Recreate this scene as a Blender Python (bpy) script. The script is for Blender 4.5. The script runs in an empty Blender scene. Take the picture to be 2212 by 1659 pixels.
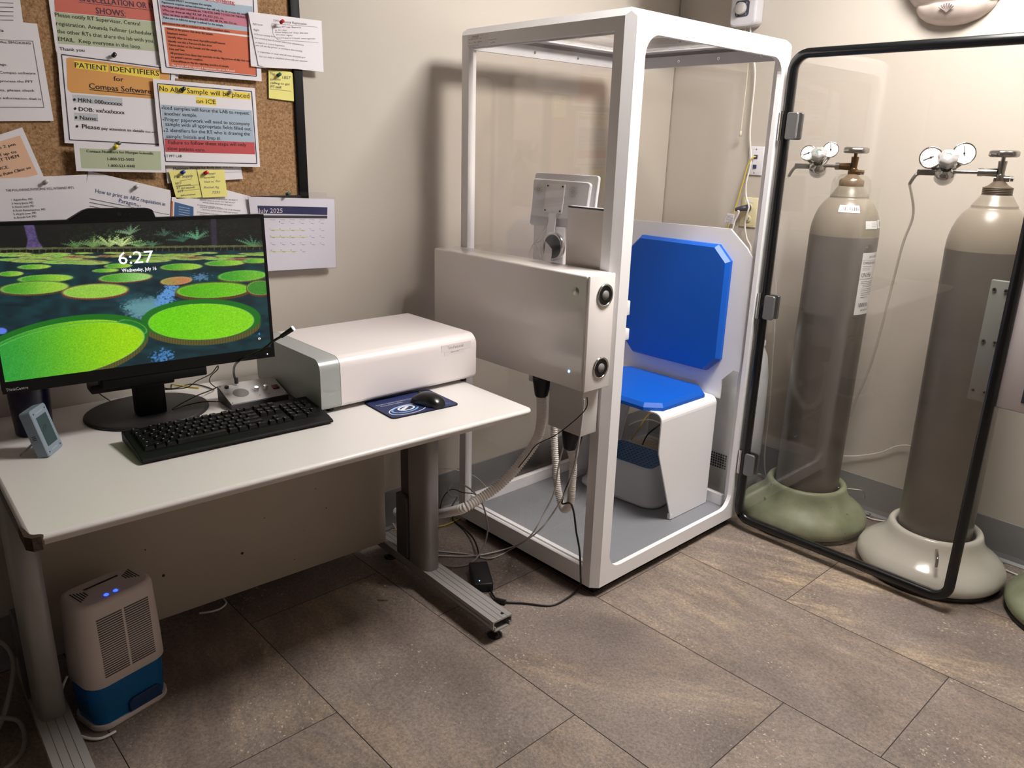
import bpy, bmesh, math, random
import numpy as np
from mathutils import Vector, Matrix
random.seed(7)
PI = math.pi
SC = bpy.context.scene
COL = SC.collection
# ------------------------------------------------------------------ camera
FPX, YAW, PITCH, ROLL = 1672.07, 0.817169, 0.299717, 0.0273174
CAM = np.array([-1.71224, -1.40870, 1.40675])
def _rot():
    cy, sy, cp, sp = math.cos(YAW), math.sin(YAW), math.cos(PITCH), math.sin(PITCH)
    f = np.array([cy*cp, sy*cp, -sp]); r = np.array([sy, -cy, 0.0]); u = np.cross(r, f)
    cr, sr = math.cos(ROLL), math.sin(ROLL)
    return np.array([cr*r+sr*u, -sr*r+cr*u, f])
RM = _rot()
cd = bpy.data.cameras.new('camera'); cam = bpy.data.objects.new('camera', cd); COL.objects.link(cam)
cd.sensor_width = 36.0; cd.lens = FPX/2212.0*36.0; cd.clip_start = 0.02; cd.clip_end = 60
cam.matrix_world = Matrix(((RM[0][0], RM[1][0], -RM[2][0], CAM[0]), (RM[0][1], RM[1][1], -RM[2][1], CAM[1]),
                           (RM[0][2], RM[1][2], -RM[2][2], CAM[2]), (0, 0, 0, 1)))
SC.camera = cam
# ------------------------------------------------------------------ world and exposure
w = bpy.data.worlds.new('world'); SC.world = w; w.use_nodes = True
w.node_tree.nodes['Background'].inputs[0].default_value = (0.9, 0.93, 1.0, 1)
w.node_tree.nodes['Background'].inputs[1].default_value = 0.0
EXPO = .95
SC.view_settings.view_transform = 'Standard'; SC.view_settings.look = 'None'
SC.view_settings.gamma = 1.0; SC.view_settings.use_curve_mapping = False
SC.view_settings.exposure = EXPO
LAMP = 33.0            # strength of the ceiling lamp diffuser
# room planes
XW, YW, XL, YF, ZC = 1.345, 0.84, -2.7, -2.9, 2.6
# ------------------------------------------------------------------ picture point -> place
def ray(u, v):
    return RM.T @ np.array([(u-1106)/FPX, -(v-829.5)/FPX, 1.0])
def at(u, v, x=None, y=None, z=None):
    d = ray(u, v)
    t = (x-CAM[0])/d[0] if x is not None else (y-CAM[1])/d[1] if y is not None else (z-CAM[2])/d[2]
    return Vector(CAM+t*d)
def proj(P):
    d = RM @ (np.asarray(P).T - CAM[:, None])
    return 1106+FPX*d[0]/d[2], 829.5-FPX*d[1]/d[2]
# ------------------------------------------------------------------ materials
def lin(c):
    return tuple(((x/255)/12.92 if x/255 <= 0.04045 else ((x/255+0.055)/1.055)**2.4) for x in c)+(1,)
MATS = {}
def mat(name, rgb, rough=0.5, metal=0.0, spec=0.5, emit=None, es=1.0, coat=0.0, bump=0.0, bscale=200.0, vary=0.0, vscale=8.0, alpha=None):
    if name in MATS: return MATS[name]
    m = bpy.data.materials.new(name); m.use_nodes = True
    nt = m.node_tree; b = nt.nodes['Principled BSDF']
    b.inputs['Base Color'].default_value = lin(rgb); b.inputs['Roughness'].default_value = rough
    b.inputs['Metallic'].default_value = metal; b.inputs['Specular IOR Level'].default_value = spec
    b.inputs['Coat Weight'].default_value = coat
    if emit is not None:
        b.inputs['Emission Color'].default_value = lin(emit); b.inputs['Emission Strength'].default_value = es
    if alpha is not None: b.inputs['Alpha'].default_value = alpha
    if bump or vary:
        tc = nt.nodes.new('ShaderNodeTexCoord')
        if bump:
            n = nt.nodes.new('ShaderNodeTexNoise'); n.inputs['Scale'].default_value = bscale; n.inputs['Detail'].default_value = 3
            nt.links.new(tc.outputs['Object'], n.inputs['Vector'])
            bp = nt.nodes.new('ShaderNodeBump'); bp.inputs['Strength'].default_value = bump; bp.inputs['Distance'].default_value = 0.002
            nt.links.new(n.outputs['Fac'], bp.inputs['Height']); nt.links.new(bp.outputs['Normal'], b.inputs['Normal'])
        if vary:
            n = nt.nodes.new('ShaderNodeTexNoise'); n.inputs['Scale'].default_value = vscale; n.inputs['Detail'].default_value = 4
            nt.links.new(tc.outputs['Object'], n.inputs['Vector'])
            mx = nt.nodes.new('ShaderNodeMix'); mx.data_type = 'RGBA'; mx.blend_type = 'MULTIPLY'
            rp = nt.nodes.new('ShaderNodeValToRGB')
            lo = 1-vary
            rp.color_ramp.elements[0].position = 0.3; rp.color_ramp.elements[0].color = (lo, lo, lo, 1)
            rp.color_ramp.elements[1].position = 0.7; rp.color_ramp.elements[1].color = (1, 1, 1, 1)
            nt.links.new(n.outputs['Fac'], rp.inputs['Fac'])
            mx.inputs[0].default_value = 1.0; mx.inputs[6].default_value = lin(rgb)
            nt.links.new(rp.outputs['Color'], mx.inputs[7]); nt.links.new(mx.outputs[2], b.inputs['Base Color'])
    MATS[name] = m; return m
def pane_mat(name, tint, refl=1.0, rough=0.0):
    m = bpy.data.materials.new(name); m.use_nodes = True; nt = m.node_tree; nt.nodes.clear()
    o = nt.nodes.new('ShaderNodeOutputMaterial'); tr = nt.nodes.new('ShaderNodeBsdfTransparent'); gl = nt.nodes.new('ShaderNodeBsdfGlossy')
    tr.inputs[0].default_value = lin(tint); gl.inputs['Roughness'].default_value = rough; gl.inputs[0].default_value = (1, 1, 1, 1)
    lw = nt.nodes.new('ShaderNodeLayerWeight'); lw.inputs[0].default_value = .5
    fr = nt.nodes.new('ShaderNodeMath'); fr.operation = 'POWER'; fr.inputs[1].default_value = 4.0; nt.links.new(lw.outputs['Facing'], fr.inputs[0])
    mu = nt.nodes.new('ShaderNodeMath'); mu.operation = 'MULTIPLY_ADD'; mu.inputs[1].default_value = .6*refl; mu.inputs[2].default_value = .035*refl; mu.use_clamp = True
    mx = nt.nodes.new('ShaderNodeMixShader')
    nt.links.new(fr.outputs[0], mu.inputs[0]); nt.links.new(mu.outputs[0], mx.inputs[0]); nt.links.new(tr.outputs[0], mx.inputs[1])
    nt.links.new(gl.outputs[0], mx.inputs[2]); nt.links.new(mx.outputs[0], o.inputs[0])
    MATS[name] = m; return m
def N(nt, t, **kw):
    n = nt.nodes.new(t)
    for k, v in kw.items():
        if k in n.inputs: n.inputs[k].default_value = v
        else: setattr(n, k, v)
    return n
def ramp(nt, src, stops):
    r = nt.nodes.new('ShaderNodeValToRGB'); cr = r.color_ramp
    while len(cr.elements) < len(stops): cr.elements.new(0.5)
    for e, (p, c) in zip(cr.elements, stops):
        e.position = p; e.color = c if len(c) == 4 else (c[0], c[1], c[2], 1)
    nt.links.new(src, r.inputs['Fac']); return r
def mixc(nt, fac, a, b, mode='MIX'):
    m = nt.nodes.new('ShaderNodeMix'); m.data_type = 'RGBA'; m.blend_type = mode
    for s, i in ((fac, 0), (a, 6), (b, 7)):
        if hasattr(s, 'is_output') or isinstance(s, bpy.types.NodeSocket): nt.links.new(s, m.inputs[i])
        else: m.inputs[i].default_value = s
    return m.outputs[2]
BW0, BW1 = (0, 0, 0, 1), (1, 1, 1, 1)
# ------------------------------------------------------------------ builders
class MB:
    def __init__(s, off=(0, 0, 0)):
        s.v = []; s.f = []; s.mi = []; s.mats = []; s.sm = []; s.off = Vector(off)
    def m(s, mt):
        if mt not in s.mats: s.mats.append(mt)
        return s.mats.index(mt)
    def add(s, vs, fs, mt, smooth=False, M=None):
        b = len(s.v); i = s.m(mt)
        for p in vs:
            p = Vector(p)
            s.v.append(M @ p if M is not None else p)
        for f in fs:
            s.f.append([b+k for k in f]); s.mi.append(i); s.sm.append(smooth)
        return s
    def bm(s, bm, mt, smooth=False, M=None):
        bm.verts.index_update()
        s.add([v.co.copy() for v in bm.verts], [[v.index for v in f.verts] for f in bm.faces], mt, smooth, M); bm.free(); return s
    def box(s, a, b, mt, bev=0.0, seg=2, M=None, smooth=None):
        bm = bmesh.new(); bmesh.ops.create_cube(bm, size=1.0)
        a = Vector(a); b = Vector(b)
        for v in bm.verts: v.co = Vector([(a[k]+b[k])/2+v.co[k]*(b[k]-a[k]) for k in range(3)])
        if bev: bmesh.ops.bevel(bm, geom=list(bm.edges), offset=bev, segments=seg, affect='EDGES', profile=0.5)
        return s.bm(bm, mt, bool(bev) if smooth is None else smooth, M)
    def prism(s, poly, ax, lo, hi, mt, bev=0.0, M=None, smooth=False, seg=1):
        """poly in the two other axes, extruded along ax from lo to hi"""
        def P(p, t):
            return Vector((t, p[0], p[1])) if ax == 0 else Vector((p[0], t, p[1])) if ax == 1 else Vector((p[0], p[1], t))
        bm = bmesh.new()
        A = [bm.verts.new(P(p, lo)) for p in poly]; B = [bm.verts.new(P(p, hi)) for p in poly]
        n = len(poly); bm.faces.new(A); bm.faces.new(B[::-1])
        for k in range(n): bm.faces.new((A[k], B[k], B[(k+1) % n], A[(k+1) % n]))
        bmesh.ops.recalc_face_normals(bm, faces=list(bm.faces))
        if bev: bmesh.ops.bevel(bm, geom=list(bm.edges), offset=bev, segments=seg, affect='EDGES', profile=0.5)
        return s.bm(bm, mt, smooth, M)
    def ring(s, outer, inner, ax, lo, hi, mt, M=None):
        """flat frame between two loops with the same number of points"""
        def P(p, t):
            return Vector((t, p[0], p[1])) if ax == 0 else Vector((p[0], t, p[1])) if ax == 1 else Vector((p[0], p[1], t))
        n = len(outer)
        vs = [P(p, lo) for p in outer]+[P(p, lo) for p in inner]+[P(p, hi) for p in outer]+[P(p, hi) for p in inner]
        fs = []
        for k in range(n):
            j = (k+1) % n
            fs += [(k, j, n+j, n+k), (2*n+k, 3*n+k, 3*n+j, 2*n+j), (k, 2*n+k, 2*n+j, j), (n+k, n+j, 3*n+j, 3*n+k)]
        return s.add(vs, fs, mt, False, M)
    def cyl(s, p, q, r, mt, r2=None, n=24, cap=True, smooth=True):
        p = Vector(p); q = Vector(q); r2 = r if r2 is None else r2
        d = (q-p).normalized(); a = d.orthogonal().normalized(); b = d.cross(a)
        vs = []; fs = []
        for k in range(n):
            t = 2*PI*k/n; e = a*math.cos(t)+b*math.sin(t); vs += [p+e*r, q+e*r2]
        for k in range(n):
            j = (k+1) % n; fs.append((2*k, 2*j, 2*j+1, 2*k+1))
        s.add(vs, fs, mt, smooth)
        if cap:
            s.add(vs[0::2][::-1], [list(range(n))], mt); s.add(vs[1::2], [list(range(n))], mt)
        return s
    def lathe(s, prof, mt, c=(0, 0, 0), n=40, axis=None, smooth=True, sx=1.0, sy=1.0):
        c = Vector(c); R = Vector((0, 0, 1)).rotation_difference(Vector(axis)).to_matrix() if axis is not None else Matrix.Identity(3)
        vs = []; fs = []
        for (r, z) in prof:
            for k in range(n):
                t = 2*PI*k/n; vs.append(c+R @ Vector((r*math.cos(t)*sx, r*math.sin(t)*sy, z)))
        for i in range(len(prof)-1):
            for k in range(n):
                j = (k+1) % n; fs.append((i*n+k, i*n+j, (i+1)*n+j, (i+1)*n+k))
        return s.add(vs, fs, mt, smooth)
    def tube(s, pts, r, mt, n=8, sub=6, closed=False, rf=None, flat=None, cap=True):
        """smooth tube along a spline; r radius or rf(t) for corrugation"""
        P = [Vector(p) for p in pts]
        path = []
        m = len(P)
        segs = m if closed else m-1
        for i in range(segs):
            if closed: p0, p1, p2, p3 = P[(i-1) % m], P[i], P[(i+1) % m], P[(i+2) % m]
            else: p0, p1, p2, p3 = P[max(i-1, 0)], P[i], P[i+1], P[min(i+2, m-1)]
            for k in range(sub):
                t = k/sub
                path.append(0.5*((2*p1)+(-p0+p2)*t+(2*p0-5*p1+4*p2-p3)*t*t+(-p0+3*p1-3*p2+p3)*t**3))
        if not closed: path.append(P[-1])
        L = len(path); a = None; vs = []; fs = []; dist = 0
        for i in range(L):
            if closed: d = path[(i+1) % L]-path[i-1]
            else: d = path[min(i+1, L-1)]-path[max(i-1, 0)]
            if d.length < 1e-9: d = Vector((0, 0, 1))
            d.normalize()
            if a is None: a = d.orthogonal().normalized()
            a = (a-d*a.dot(d)); a = a.normalized() if a.length > 1e-6 else d.orthogonal().normalized()
            b = d.cross(a)
            if i: dist += (path[i]-path[i-1]).length
            rr = r if rf is None else rf(dist)
            for k in range(n):
                t = 2*PI*k/n; vs.append(path[i]+a*math.cos(t)*rr+b*math.sin(t)*rr)
        for i in range(L if closed else L-1):
            for k in range(n):
                j = (k+1) % n; i2 = (i+1) % L; fs.append((i*n+k, i*n+j, i2*n+j, i2*n+k))
        s.add(vs, fs, mt, True)
        if cap and not closed:
            s.add(vs[:n][::-1], [list(range(n))], mt); s.add(vs[-n:], [list(range(n))], mt)
        return s
    def quad(s, a, b, c, d, mt):
        return s.add([a, b, c, d], [(0, 1, 2, 3)], mt)
    def build(s, name, parent=None):
        me = bpy.data.meshes.new(name)
        me.from_pydata([tuple(v-s.off) for v in s.v], [], s.f)
        for mt in s.mats: me.materials.append(mt)
        me.polygons.foreach_set('material_index', s.mi); me.polygons.foreach_set('use_smooth', s.sm)
        me.update()
        o = bpy.data.objects.new(name, me); COL.objects.link(o)
        if parent is not None: o.parent = parent
        else: o.location = s.off
        return o
def tag(o, label=None, cat=None, group=None, kind=None):
    if label: o['label'] = label
    if cat: o['category'] = cat
    if group: o['group'] = group
    if kind: o['kind'] = kind
    return o
def thing(name, label, cat, loc=(0, 0, 0), rz=0.0, group=None):
    o = bpy.data.objects.new(name, None); COL.objects.link(o); o.location = loc; o.rotation_euler = (0, 0, rz)
    o.empty_display_size = 0.05
    return tag(o, label, cat, group)
def rrect(x0, y0, x1, y1, r, n=6):
    P = []
    for cx, cy, a in ((x1-r, y1-r, 0), (x0+r, y1-r, PI/2), (x0+r, y0+r, PI), (x1-r, y0+r, 3*PI/2)):
        for k in range(n+1):
            t = a+PI/2*k/n; P.append((cx+r*math.cos(t), cy+r*math.sin(t)))
    return P
# text as flat mesh shapes
_TC = {}
def glyphs(txt, bold=0.0):
    key = (txt, bold)
    if key in _TC: return _TC[key]
    cu = bpy.data.curves.new('t', 'FONT'); cu.body = txt; cu.size = 1.0; cu.resolution_u = 2; cu.offset = bold
    cu.fill_mode = 'FRONT' if hasattr(cu, 'fill_mode') else 'FRONT'
    ob = bpy.data.objects.new('t', cu); COL.objects.link(ob)
    dg = bpy.context.evaluated_depsgraph_get(); dg.update()
    me = bpy.data.meshes.new_from_object(ob.evaluated_get(dg))
    vs = [v.co.copy() for v in me.vertices]; fs = [list(p.vertices) for p in me.polygons]
    COL.objects.unlink(ob); bpy.data.objects.remove(ob); bpy.data.curves.remove(cu); bpy.data.meshes.remove(me)
    _TC[key] = (vs, fs); return _TC[key]
_cap = None
def cap_h():
    global _cap
    if _cap is None: _cap = max(v.y for v in glyphs('H')[0])
    return _cap
class Flat:
    """a flat printed thing (paper, label) lying in a plane; shapes given as points seen in the photograph"""
    def __init__(s, point, normal, mb, eps=0.00025):
        s.p = Vector(point); s.n = Vector(normal).normalized(); s.mb = mb; s.eps = eps
    def at(s, u, v, L=0):
        q = s.p+s.n*(L*s.eps); d = Vector(ray(u, v)); c = Vector(CAM)
        return c+d*((q-c).dot(s.n)/d.dot(s.n))
    def poly(s, pts, mt, L=1):
        vs = [s.at(u, v, L) for u, v in pts]
        nn = (vs[1]-vs[0]).cross(vs[2]-vs[1])
        if nn.dot(s.n) < 0: vs = vs[::-1]
        s.mb.add(vs, [list(range(len(vs)))], mt); return s
    def sheet(s, pts, mt, th=0.0006):
        """base sheet with thickness"""
        vs = [s.at(u, v, 0) for u, v in pts]; n = len(vs)
        if (vs[1]-vs[0]).cross(vs[2]-vs[1]).dot(s.n) < 0: vs = vs[::-1]
        bk = [p-s.n*th for p in vs]
        s.mb.add(vs+bk, [list(range(n)), list(range(2*n-1, n-1, -1))]+[(k, n+k, n+(k+1) % n, (k+1) % n) for k in range(n)], mt); return s
    def line(s, u0, v0, u1, v1, mt, w=1.0, L=2):
        dx, dy = u1-u0, v1-v0; l = math.hypot(dx, dy) or 1; nx, ny = -dy/l*w/2, dx/l*w/2
        return s.poly([(u0+nx, v0+ny), (u1+nx, v1+ny), (u1-nx, v1-ny), (u0-nx, v0-ny)], mt, L)
    def frame(s, pts, mt, w=1.5, L=2):
        for k in range(len(pts)):
            a, b = pts[k], pts[(k+1) % len(pts)]; s.line(a[0], a[1], b[0], b[1], mt, w, L)
        return s
    def text(s, txt, u0, v0, u1, v1, h, mt, L=3, bold=0.0, shear=0.0, keep=False):
        heavy = bold > .009; bold = 0.0
        """baseline from (u0,v0) to (u1,v1), capital height h pixels"""
        A = s.at(u0, v0, L); B = s.at(u1, v1, L); ex = (B-A); Lw = ex.length; ex.normalize()
        ey = s.n.cross(ex)
        if (s.at(u0, v0-h, L)-A).dot(ey) < 0: ey = -ey
        hh = abs((s.at(u0, v0-h, L)-A).dot(ey))
        vs, fs = glyphs(txt, bold)
        if not vs: return s
        x0 = min(v.x for v in vs); x1 = max(v.x for v in vs)
        sx = Lw/(x1-x0); sy = hh/cap_h()
        for q in ((-.012, .012) if heavy else (0,)):
            s.mb.add([A+ex*((v.x-x0+q)*sx+shear*v.y*sy)+ey*(v.y*sy)+s.n*(.00005*(q > 0)) for v in vs], fs, mt)
        return s
def put_text(mb, txt, o, ex, ey, height, mt, bold=0.0, width=None, center=False, M=None):
    vs, fs = glyphs(txt, 0.0); x0 = min(v.x for v in vs); x1 = max(v.x for v in vs)
    sy = height/cap_h(); sx = width/(x1-x0) if width else sy
    o = Vector(o); ex = Vector(ex); ey = Vector(ey); c = (x1-x0)/2 if center else 0
    mb.add([o+ex*((v.x-x0-c)*sx)+ey*(v.y*sy) for v in vs], fs, mt, False, M)
# ------------------------------------------------------------------ common materials
M_wall = mat('cream_wall', (196, 188, 178), 0.62, spec=0.3, bump=0.10, bscale=320, vary=0.03, vscale=3)
M_ceil = mat('ceiling_white', (186, 184, 180), 0.9)
M_wall2 = mat('taupe_wall', (104, 99, 94), 0.7, bump=0.25, bscale=260)
M_base = mat('grey_vinyl_base', (128, 128, 130), 0.45, bump=0.1, bscale=40)
M_white = mat('white_powder_coat', (236, 234, 236), 0.38, bump=0.03, bscale=500)
M_white2 = mat('white_plastic', (232, 230, 232), 0.3)
M_gloss = mat('glossy_white_steel', (232, 226, 224), 0.16, spec=0.6, coat=0.3)
M_alu = mat('aluminium', (190, 190, 194), 0.35, metal=0.85)
M_chrome = mat('chrome', (215, 215, 215), 0.12, metal=1.0)
M_steel = mat('brushed_steel', (165, 163, 160), 0.3, metal=1.0)
M_black = mat('black_plastic', (14, 14, 16), 0.4)
M_bez = mat('matte_black_bezel', (7, 7, 8), 0.55, spec=.25)
M_blackg = mat('black_gloss_rubber', (10, 11, 13), 0.25)
M_ink = mat('black_ink', (28, 26, 30), 0.7)
M_grey_ink = mat('grey_ink', (110, 108, 116), 0.7)
M_pencil = mat('pencil_grey', (140, 138, 146), 0.8)
M_paper = mat('white_paper', (236, 232, 238), 0.55)
M_acr = pane_mat('acrylic_pane', (252, 251, 250), 1.0)
# ------------------------------------------------------------------ room shell
def struct(o, label=None): return tag(o, label, None, None, 'structure')
def floor_material():
    m = bpy.data.materials.new('slate_vinyl_tile'); m.use_nodes = True; nt = m.node_tree; b = nt.nodes['Principled BSDF']
    uv = N(nt, 'ShaderNodeAttribute', attribute_name='tuv'); rnd = N(nt, 'ShaderNodeAttribute', attribute_name='trnd')
    sep = N(nt, 'ShaderNodeSeparateXYZ'); nt.links.new(rnd.outputs['Vector'], sep.inputs[0])
    # each tile gets its own streak direction and offset
    rot = N(nt, 'ShaderNodeVectorRotate', rotation_type='Z_AXIS'); nt.links.new(uv.outputs['Vector'], rot.inputs['Vector']); nt.links.new(sep.outputs[0], rot.inputs['Angle'])
    mapp = N(nt, 'ShaderNodeVectorMath', operation='ADD'); nt.links.new(rot.outputs[0], mapp.inputs[0])
    cmb = N(nt, 'ShaderNodeCombineXYZ'); nt.links.new(sep.outputs[2], cmb.inputs[0]); nt.links.new(sep.outputs[2], cmb.inputs[2]); nt.links.new(cmb.outputs[0], mapp.inputs[1])
    st = N(nt, 'ShaderNodeVectorMath', operation='MULTIPLY'); nt.links.new(mapp.outputs[0], st.inputs[0]); st.inputs[1].default_value = (1.0, 1.7, 1.0)
    def noise(v, scale, detail, rough=0.6, dist=0.0):
        n = N(nt, 'ShaderNodeTexNoise'); n.inputs['Scale'].default_value = scale; n.inputs['Detail'].default_value = detail
        n.inputs['Roughness'].default_value = rough; n.inputs['Distortion'].default_value = dist; nt.links.new(v, n.inputs['Vector']); return n.outputs['Fac']
    def mul(*a):
        o = a[0]
        for b_ in a[1:]:
            m_ = N(nt, 'ShaderNodeMath', operation='MULTIPLY'); nt.links.new(o, m_.inputs[0])
            if isinstance(b_, (int, float)): m_.inputs[1].default_value = b_
            else: nt.links.new(b_, m_.inputs[1])
            o = m_.outputs[0]
        return o
    big = noise(st.outputs[0], 1.6, 3, 0.55, 0.0)
    cloud = noise(st.outputs[0], 3.0, 4, 0.5, 0.0)
    fine = noise(mapp.outputs[0], 120, 6, 0.85)
    base = ramp(nt, cloud, [(0.35, lin((112, 101, 95))), (0.65, lin((136, 124, 117)))])
    warm = ramp(nt, big, [(0.40, BW0), (0.60, BW1)])
    st3 = N(nt, 'ShaderNodeVectorMath', operation='MULTIPLY'); nt.links.new(mapp.outputs[0], st3.inputs[0]); st3.inputs[1].default_value = (1.0, 4.0, 1.0)
    veins = ramp(nt, noise(st3.outputs[0], 6, 8, 0.75, 0.0), [(0.44, (.1, .1, .1)), (0.62, BW1)])
    c1 = mixc(nt, mul(warm.outputs['Color'], sep.outputs[1], veins.outputs['Color'], 0.9), base.outputs['Color'], lin((190, 168, 140)))
    fr = ramp(nt, fine, [(0.34, (0.55, 0.54, 0.53)), (0.66, (1.42, 1.41, 1.40))])
    c2 = mixc(nt, 1.0, c1, fr.outputs['Color'], 'MULTIPLY')
    # cream flecks gathered in bands
    vo = N(nt, 'ShaderNodeTexVoronoi', feature='F1'); vo.inputs['Scale'].default_value = 95
    wv = N(nt, 'ShaderNodeVectorMath', operation='MULTIPLY'); nt.links.new(mapp.outputs[0], wv.inputs[0]); wv.inputs[1].default_value = (1.0, 1.5, 1.0); nz = N(nt, 'ShaderNodeTexNoise'); nz.inputs['Scale'].default_value = 60; nt.links.new(mapp.outputs[0], nz.inputs['Vector']); dz = N(nt, 'ShaderNodeVectorMath', operation='MULTIPLY_ADD'); nt.links.new(nz.outputs['Color'], dz.inputs[0]); dz.inputs[1].default_value = (.022, .022, .022); nt.links.new(wv.outputs[0], dz.inputs[2]); nt.links.new(dz.outputs[0], vo.inputs['Vector'])
    sc_ = N(nt, 'ShaderNodeSeparateColor'); nt.links.new(vo.outputs['Color'], sc_.inputs[0])
    dv = N(nt, 'ShaderNodeMath', operation='MULTIPLY_ADD'); nt.links.new(sc_.outputs[1], dv.inputs[0]); dv.inputs[1].default_value = .22; nt.links.new(vo.outputs['Distance'], dv.inputs[2])
    sp = ramp(nt, dv.outputs[0], [(0.28, BW1), (0.38, BW0)]); pick = ramp(nt, sc_.outputs[0], [(0.35, BW0), (0.40, BW1)])
    band = ramp(nt, noise(st.outputs[0], 2.6, 4, 0.65, 0.4), [(0.50, BW0), (0.58, BW1)])
    gate = ramp(nt, noise(mapp.outputs[0], 30, 3, 0.6), [(0.46, BW0), (0.54, BW1)])
    c3 = mixc(nt, mul(sp.outputs['Color'], band.outputs['Color'], gate.outputs['Color'], pick.outputs['Color'], 0.85), c2, lin((206, 190, 166)))
    nt.links.new(c3, b.inputs['Base Color']); b.inputs['Roughness'].default_value = 0.5; b.inputs['Specular IOR Level'].default_value = 0.35
    bp = N(nt, 'ShaderNodeBump'); bp.inputs['Strength'].default_value = 0.35; bp.inputs['Distance'].default_value = 0.002
    nt.links.new(fine, bp.inputs['Height']); nt.links.new(bp.outputs[0], b.inputs['Normal'])
    return m
def build_floor():
    m = floor_material(); g = mat('tile_joint', (48, 40, 38), 0.8)
    TX, TY, gw = 0.4572, 0.9144, 0.0012
    offs = {-2: .087, -1: -.322, 0: -.658, 1: -.915, 2: -.413}
    x00 = -0.437; vs = []; fs = []; mi = []; uvs = []; rn = []
    bx0, bx1, by0, by1 = XL, XW, YF, YW
    # joint sheet just under the tiles
    vs += [(bx0, by0, -.0015), (bx1, by0, -.0015), (bx1, by1, -.0015), (bx0, by1, -.0015)]; fs.append((0, 1, 2, 3)); mi.append(1)
    uvs += [(0, 0, 0)]*4; rn += [(0, 0, 0)]*4
    for ci in range(-6, 6):
        xa = x00+(ci)*TX; off = offs.get(ci, (ci*0.37) % 1*TY)
        for k in range(-5, 5):
            ya = off+k*TY
            x0, x1, y0, y1 = max(xa+gw, bx0), min(xa+TX-gw, bx1), max(ya+gw, by0), min(ya+TY-gw, by1)
            if x1 <= x0 or y1 <= y0: continue
            R = random.Random(ci*31+k*7+3)
            ang = R.uniform(0.9, 1.7); warm = R.uniform(0.15, 0.7)
            if ci >= 2: ang = 1.15; warm = 1.0
            if ci == 1: ang = R.uniform(1.3, 1.7)
            if ci <= -1: ang = R.uniform(1.2, 2.0); warm = 0.35
            b = len(vs); so = R.uniform(0, 20)
            for (x, y) in ((x0, y0), (x1, y0), (x1, y1), (x0, y1)):
                vs.append((x, y, 0)); uvs.append((x-xa, y-ya, 0)); rn.append((ang, warm, so))
            fs.append((b, b+1, b+2, b+3)); mi.append(0)
    me = bpy.data.meshes.new('floor'); me.from_pydata(vs, [], fs); me.materials.append(m); me.materials.append(g)
    me.polygons.foreach_set('material_index', mi)
    a = me.attributes.new('tuv', 'FLOAT_VECTOR', 'POINT'); a.data.foreach_set('vector', [c for t in uvs for c in t])
    a = me.attributes.new('trnd', 'FLOAT_VECTOR', 'POINT'); a.data.foreach_set('vector', [c for t in rn for c in t])
    o = bpy.data.objects.new('floor', me); COL.objects.link(o); struct(o, 'brown grey slate look vinyl tile floor')
build_floor()
T = 0.08
struct(MB().box((XL, YW, 0), (XW+T, YW+T, ZC), M_wall).build('wall_back'))
struct(MB().box((XW, YF, 0), (XW+T, YW, ZC), M_wall).build('wall_right'))
struct(MB().box((XL-T, YF, 0), (XL, YW+T, ZC), M_wall2).build('wall_left'))
struct(MB().box((XL-T, YF-T, 0), (XW+T, YF, ZC), M_wall).build('wall_front'))
struct(MB().box((XL-T, YF-T, ZC), (XW+T, YW+T, ZC+T), M_ceil).build('ceiling'))
cove = lambda s: [(0, 0.15), (-.004*s, .148), (-.006*s, .10), (-.007*s, .03), (-.011*s, .012), (-.02*s, .003), (-.02*s, 0), (0, 0)]
struct(MB().prism([(YW+p, z) for p, z in cove(1)], 0, XL, XW, M_base).build('baseboard_back'))
struct(MB().prism([(XW+p, z) for p, z in cove(1)], 1, YF, YW-.021, M_base).build('baseboard_right'))
struct(MB().prism([(XL-p, z) for p, z in cove(1)], 1, YF, YW-.021, M_base).build('baseboard_left'))
struct(MB().prism([(YF-p, z) for p, z in cove(1)], 0, XL+.021, XW-.021, M_base).build('baseboard_front'))
struct(MB().cyl((XW-.002, YW-.002, .15), (XW-.002, YW-.002, ZC), .0035, mat('corner_seam', (150, 138, 124), .8), n=8).build('trim_1'))
# ------------------------------------------------------------------ ceiling lamp
def ceiling_lamp(x0, y0, x1, y1, label, strength):
    L = thing('ceiling_light', label, 'ceiling light', ((x0+x1)/2, (y0+y1)/2, ZC))
    off = L.location
    MB(off).ring([(x0-.03, y0-.03), (x1+.03, y0-.03), (x1+.03, y1+.03), (x0-.03, y1+.03)], [(x0, y0), (x1, y0), (x1, y1), (x0, y1)], 2, ZC-.018, ZC, M_white).build('lamp_frame', L)
    md = mat('lamp_diffuser%d' % int(strength*10), (240, 240, 236), .6, emit=(255, 250, 244), es=strength)
    MB(off).box((x0, y0, ZC-.012), (x1, y1, ZC-.008), md).build('diffuser', L)
ceiling_lamp(.08, -.98, .74, -.38, 'recessed rectangular ceiling light above the open booth door', LAMP)
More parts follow.
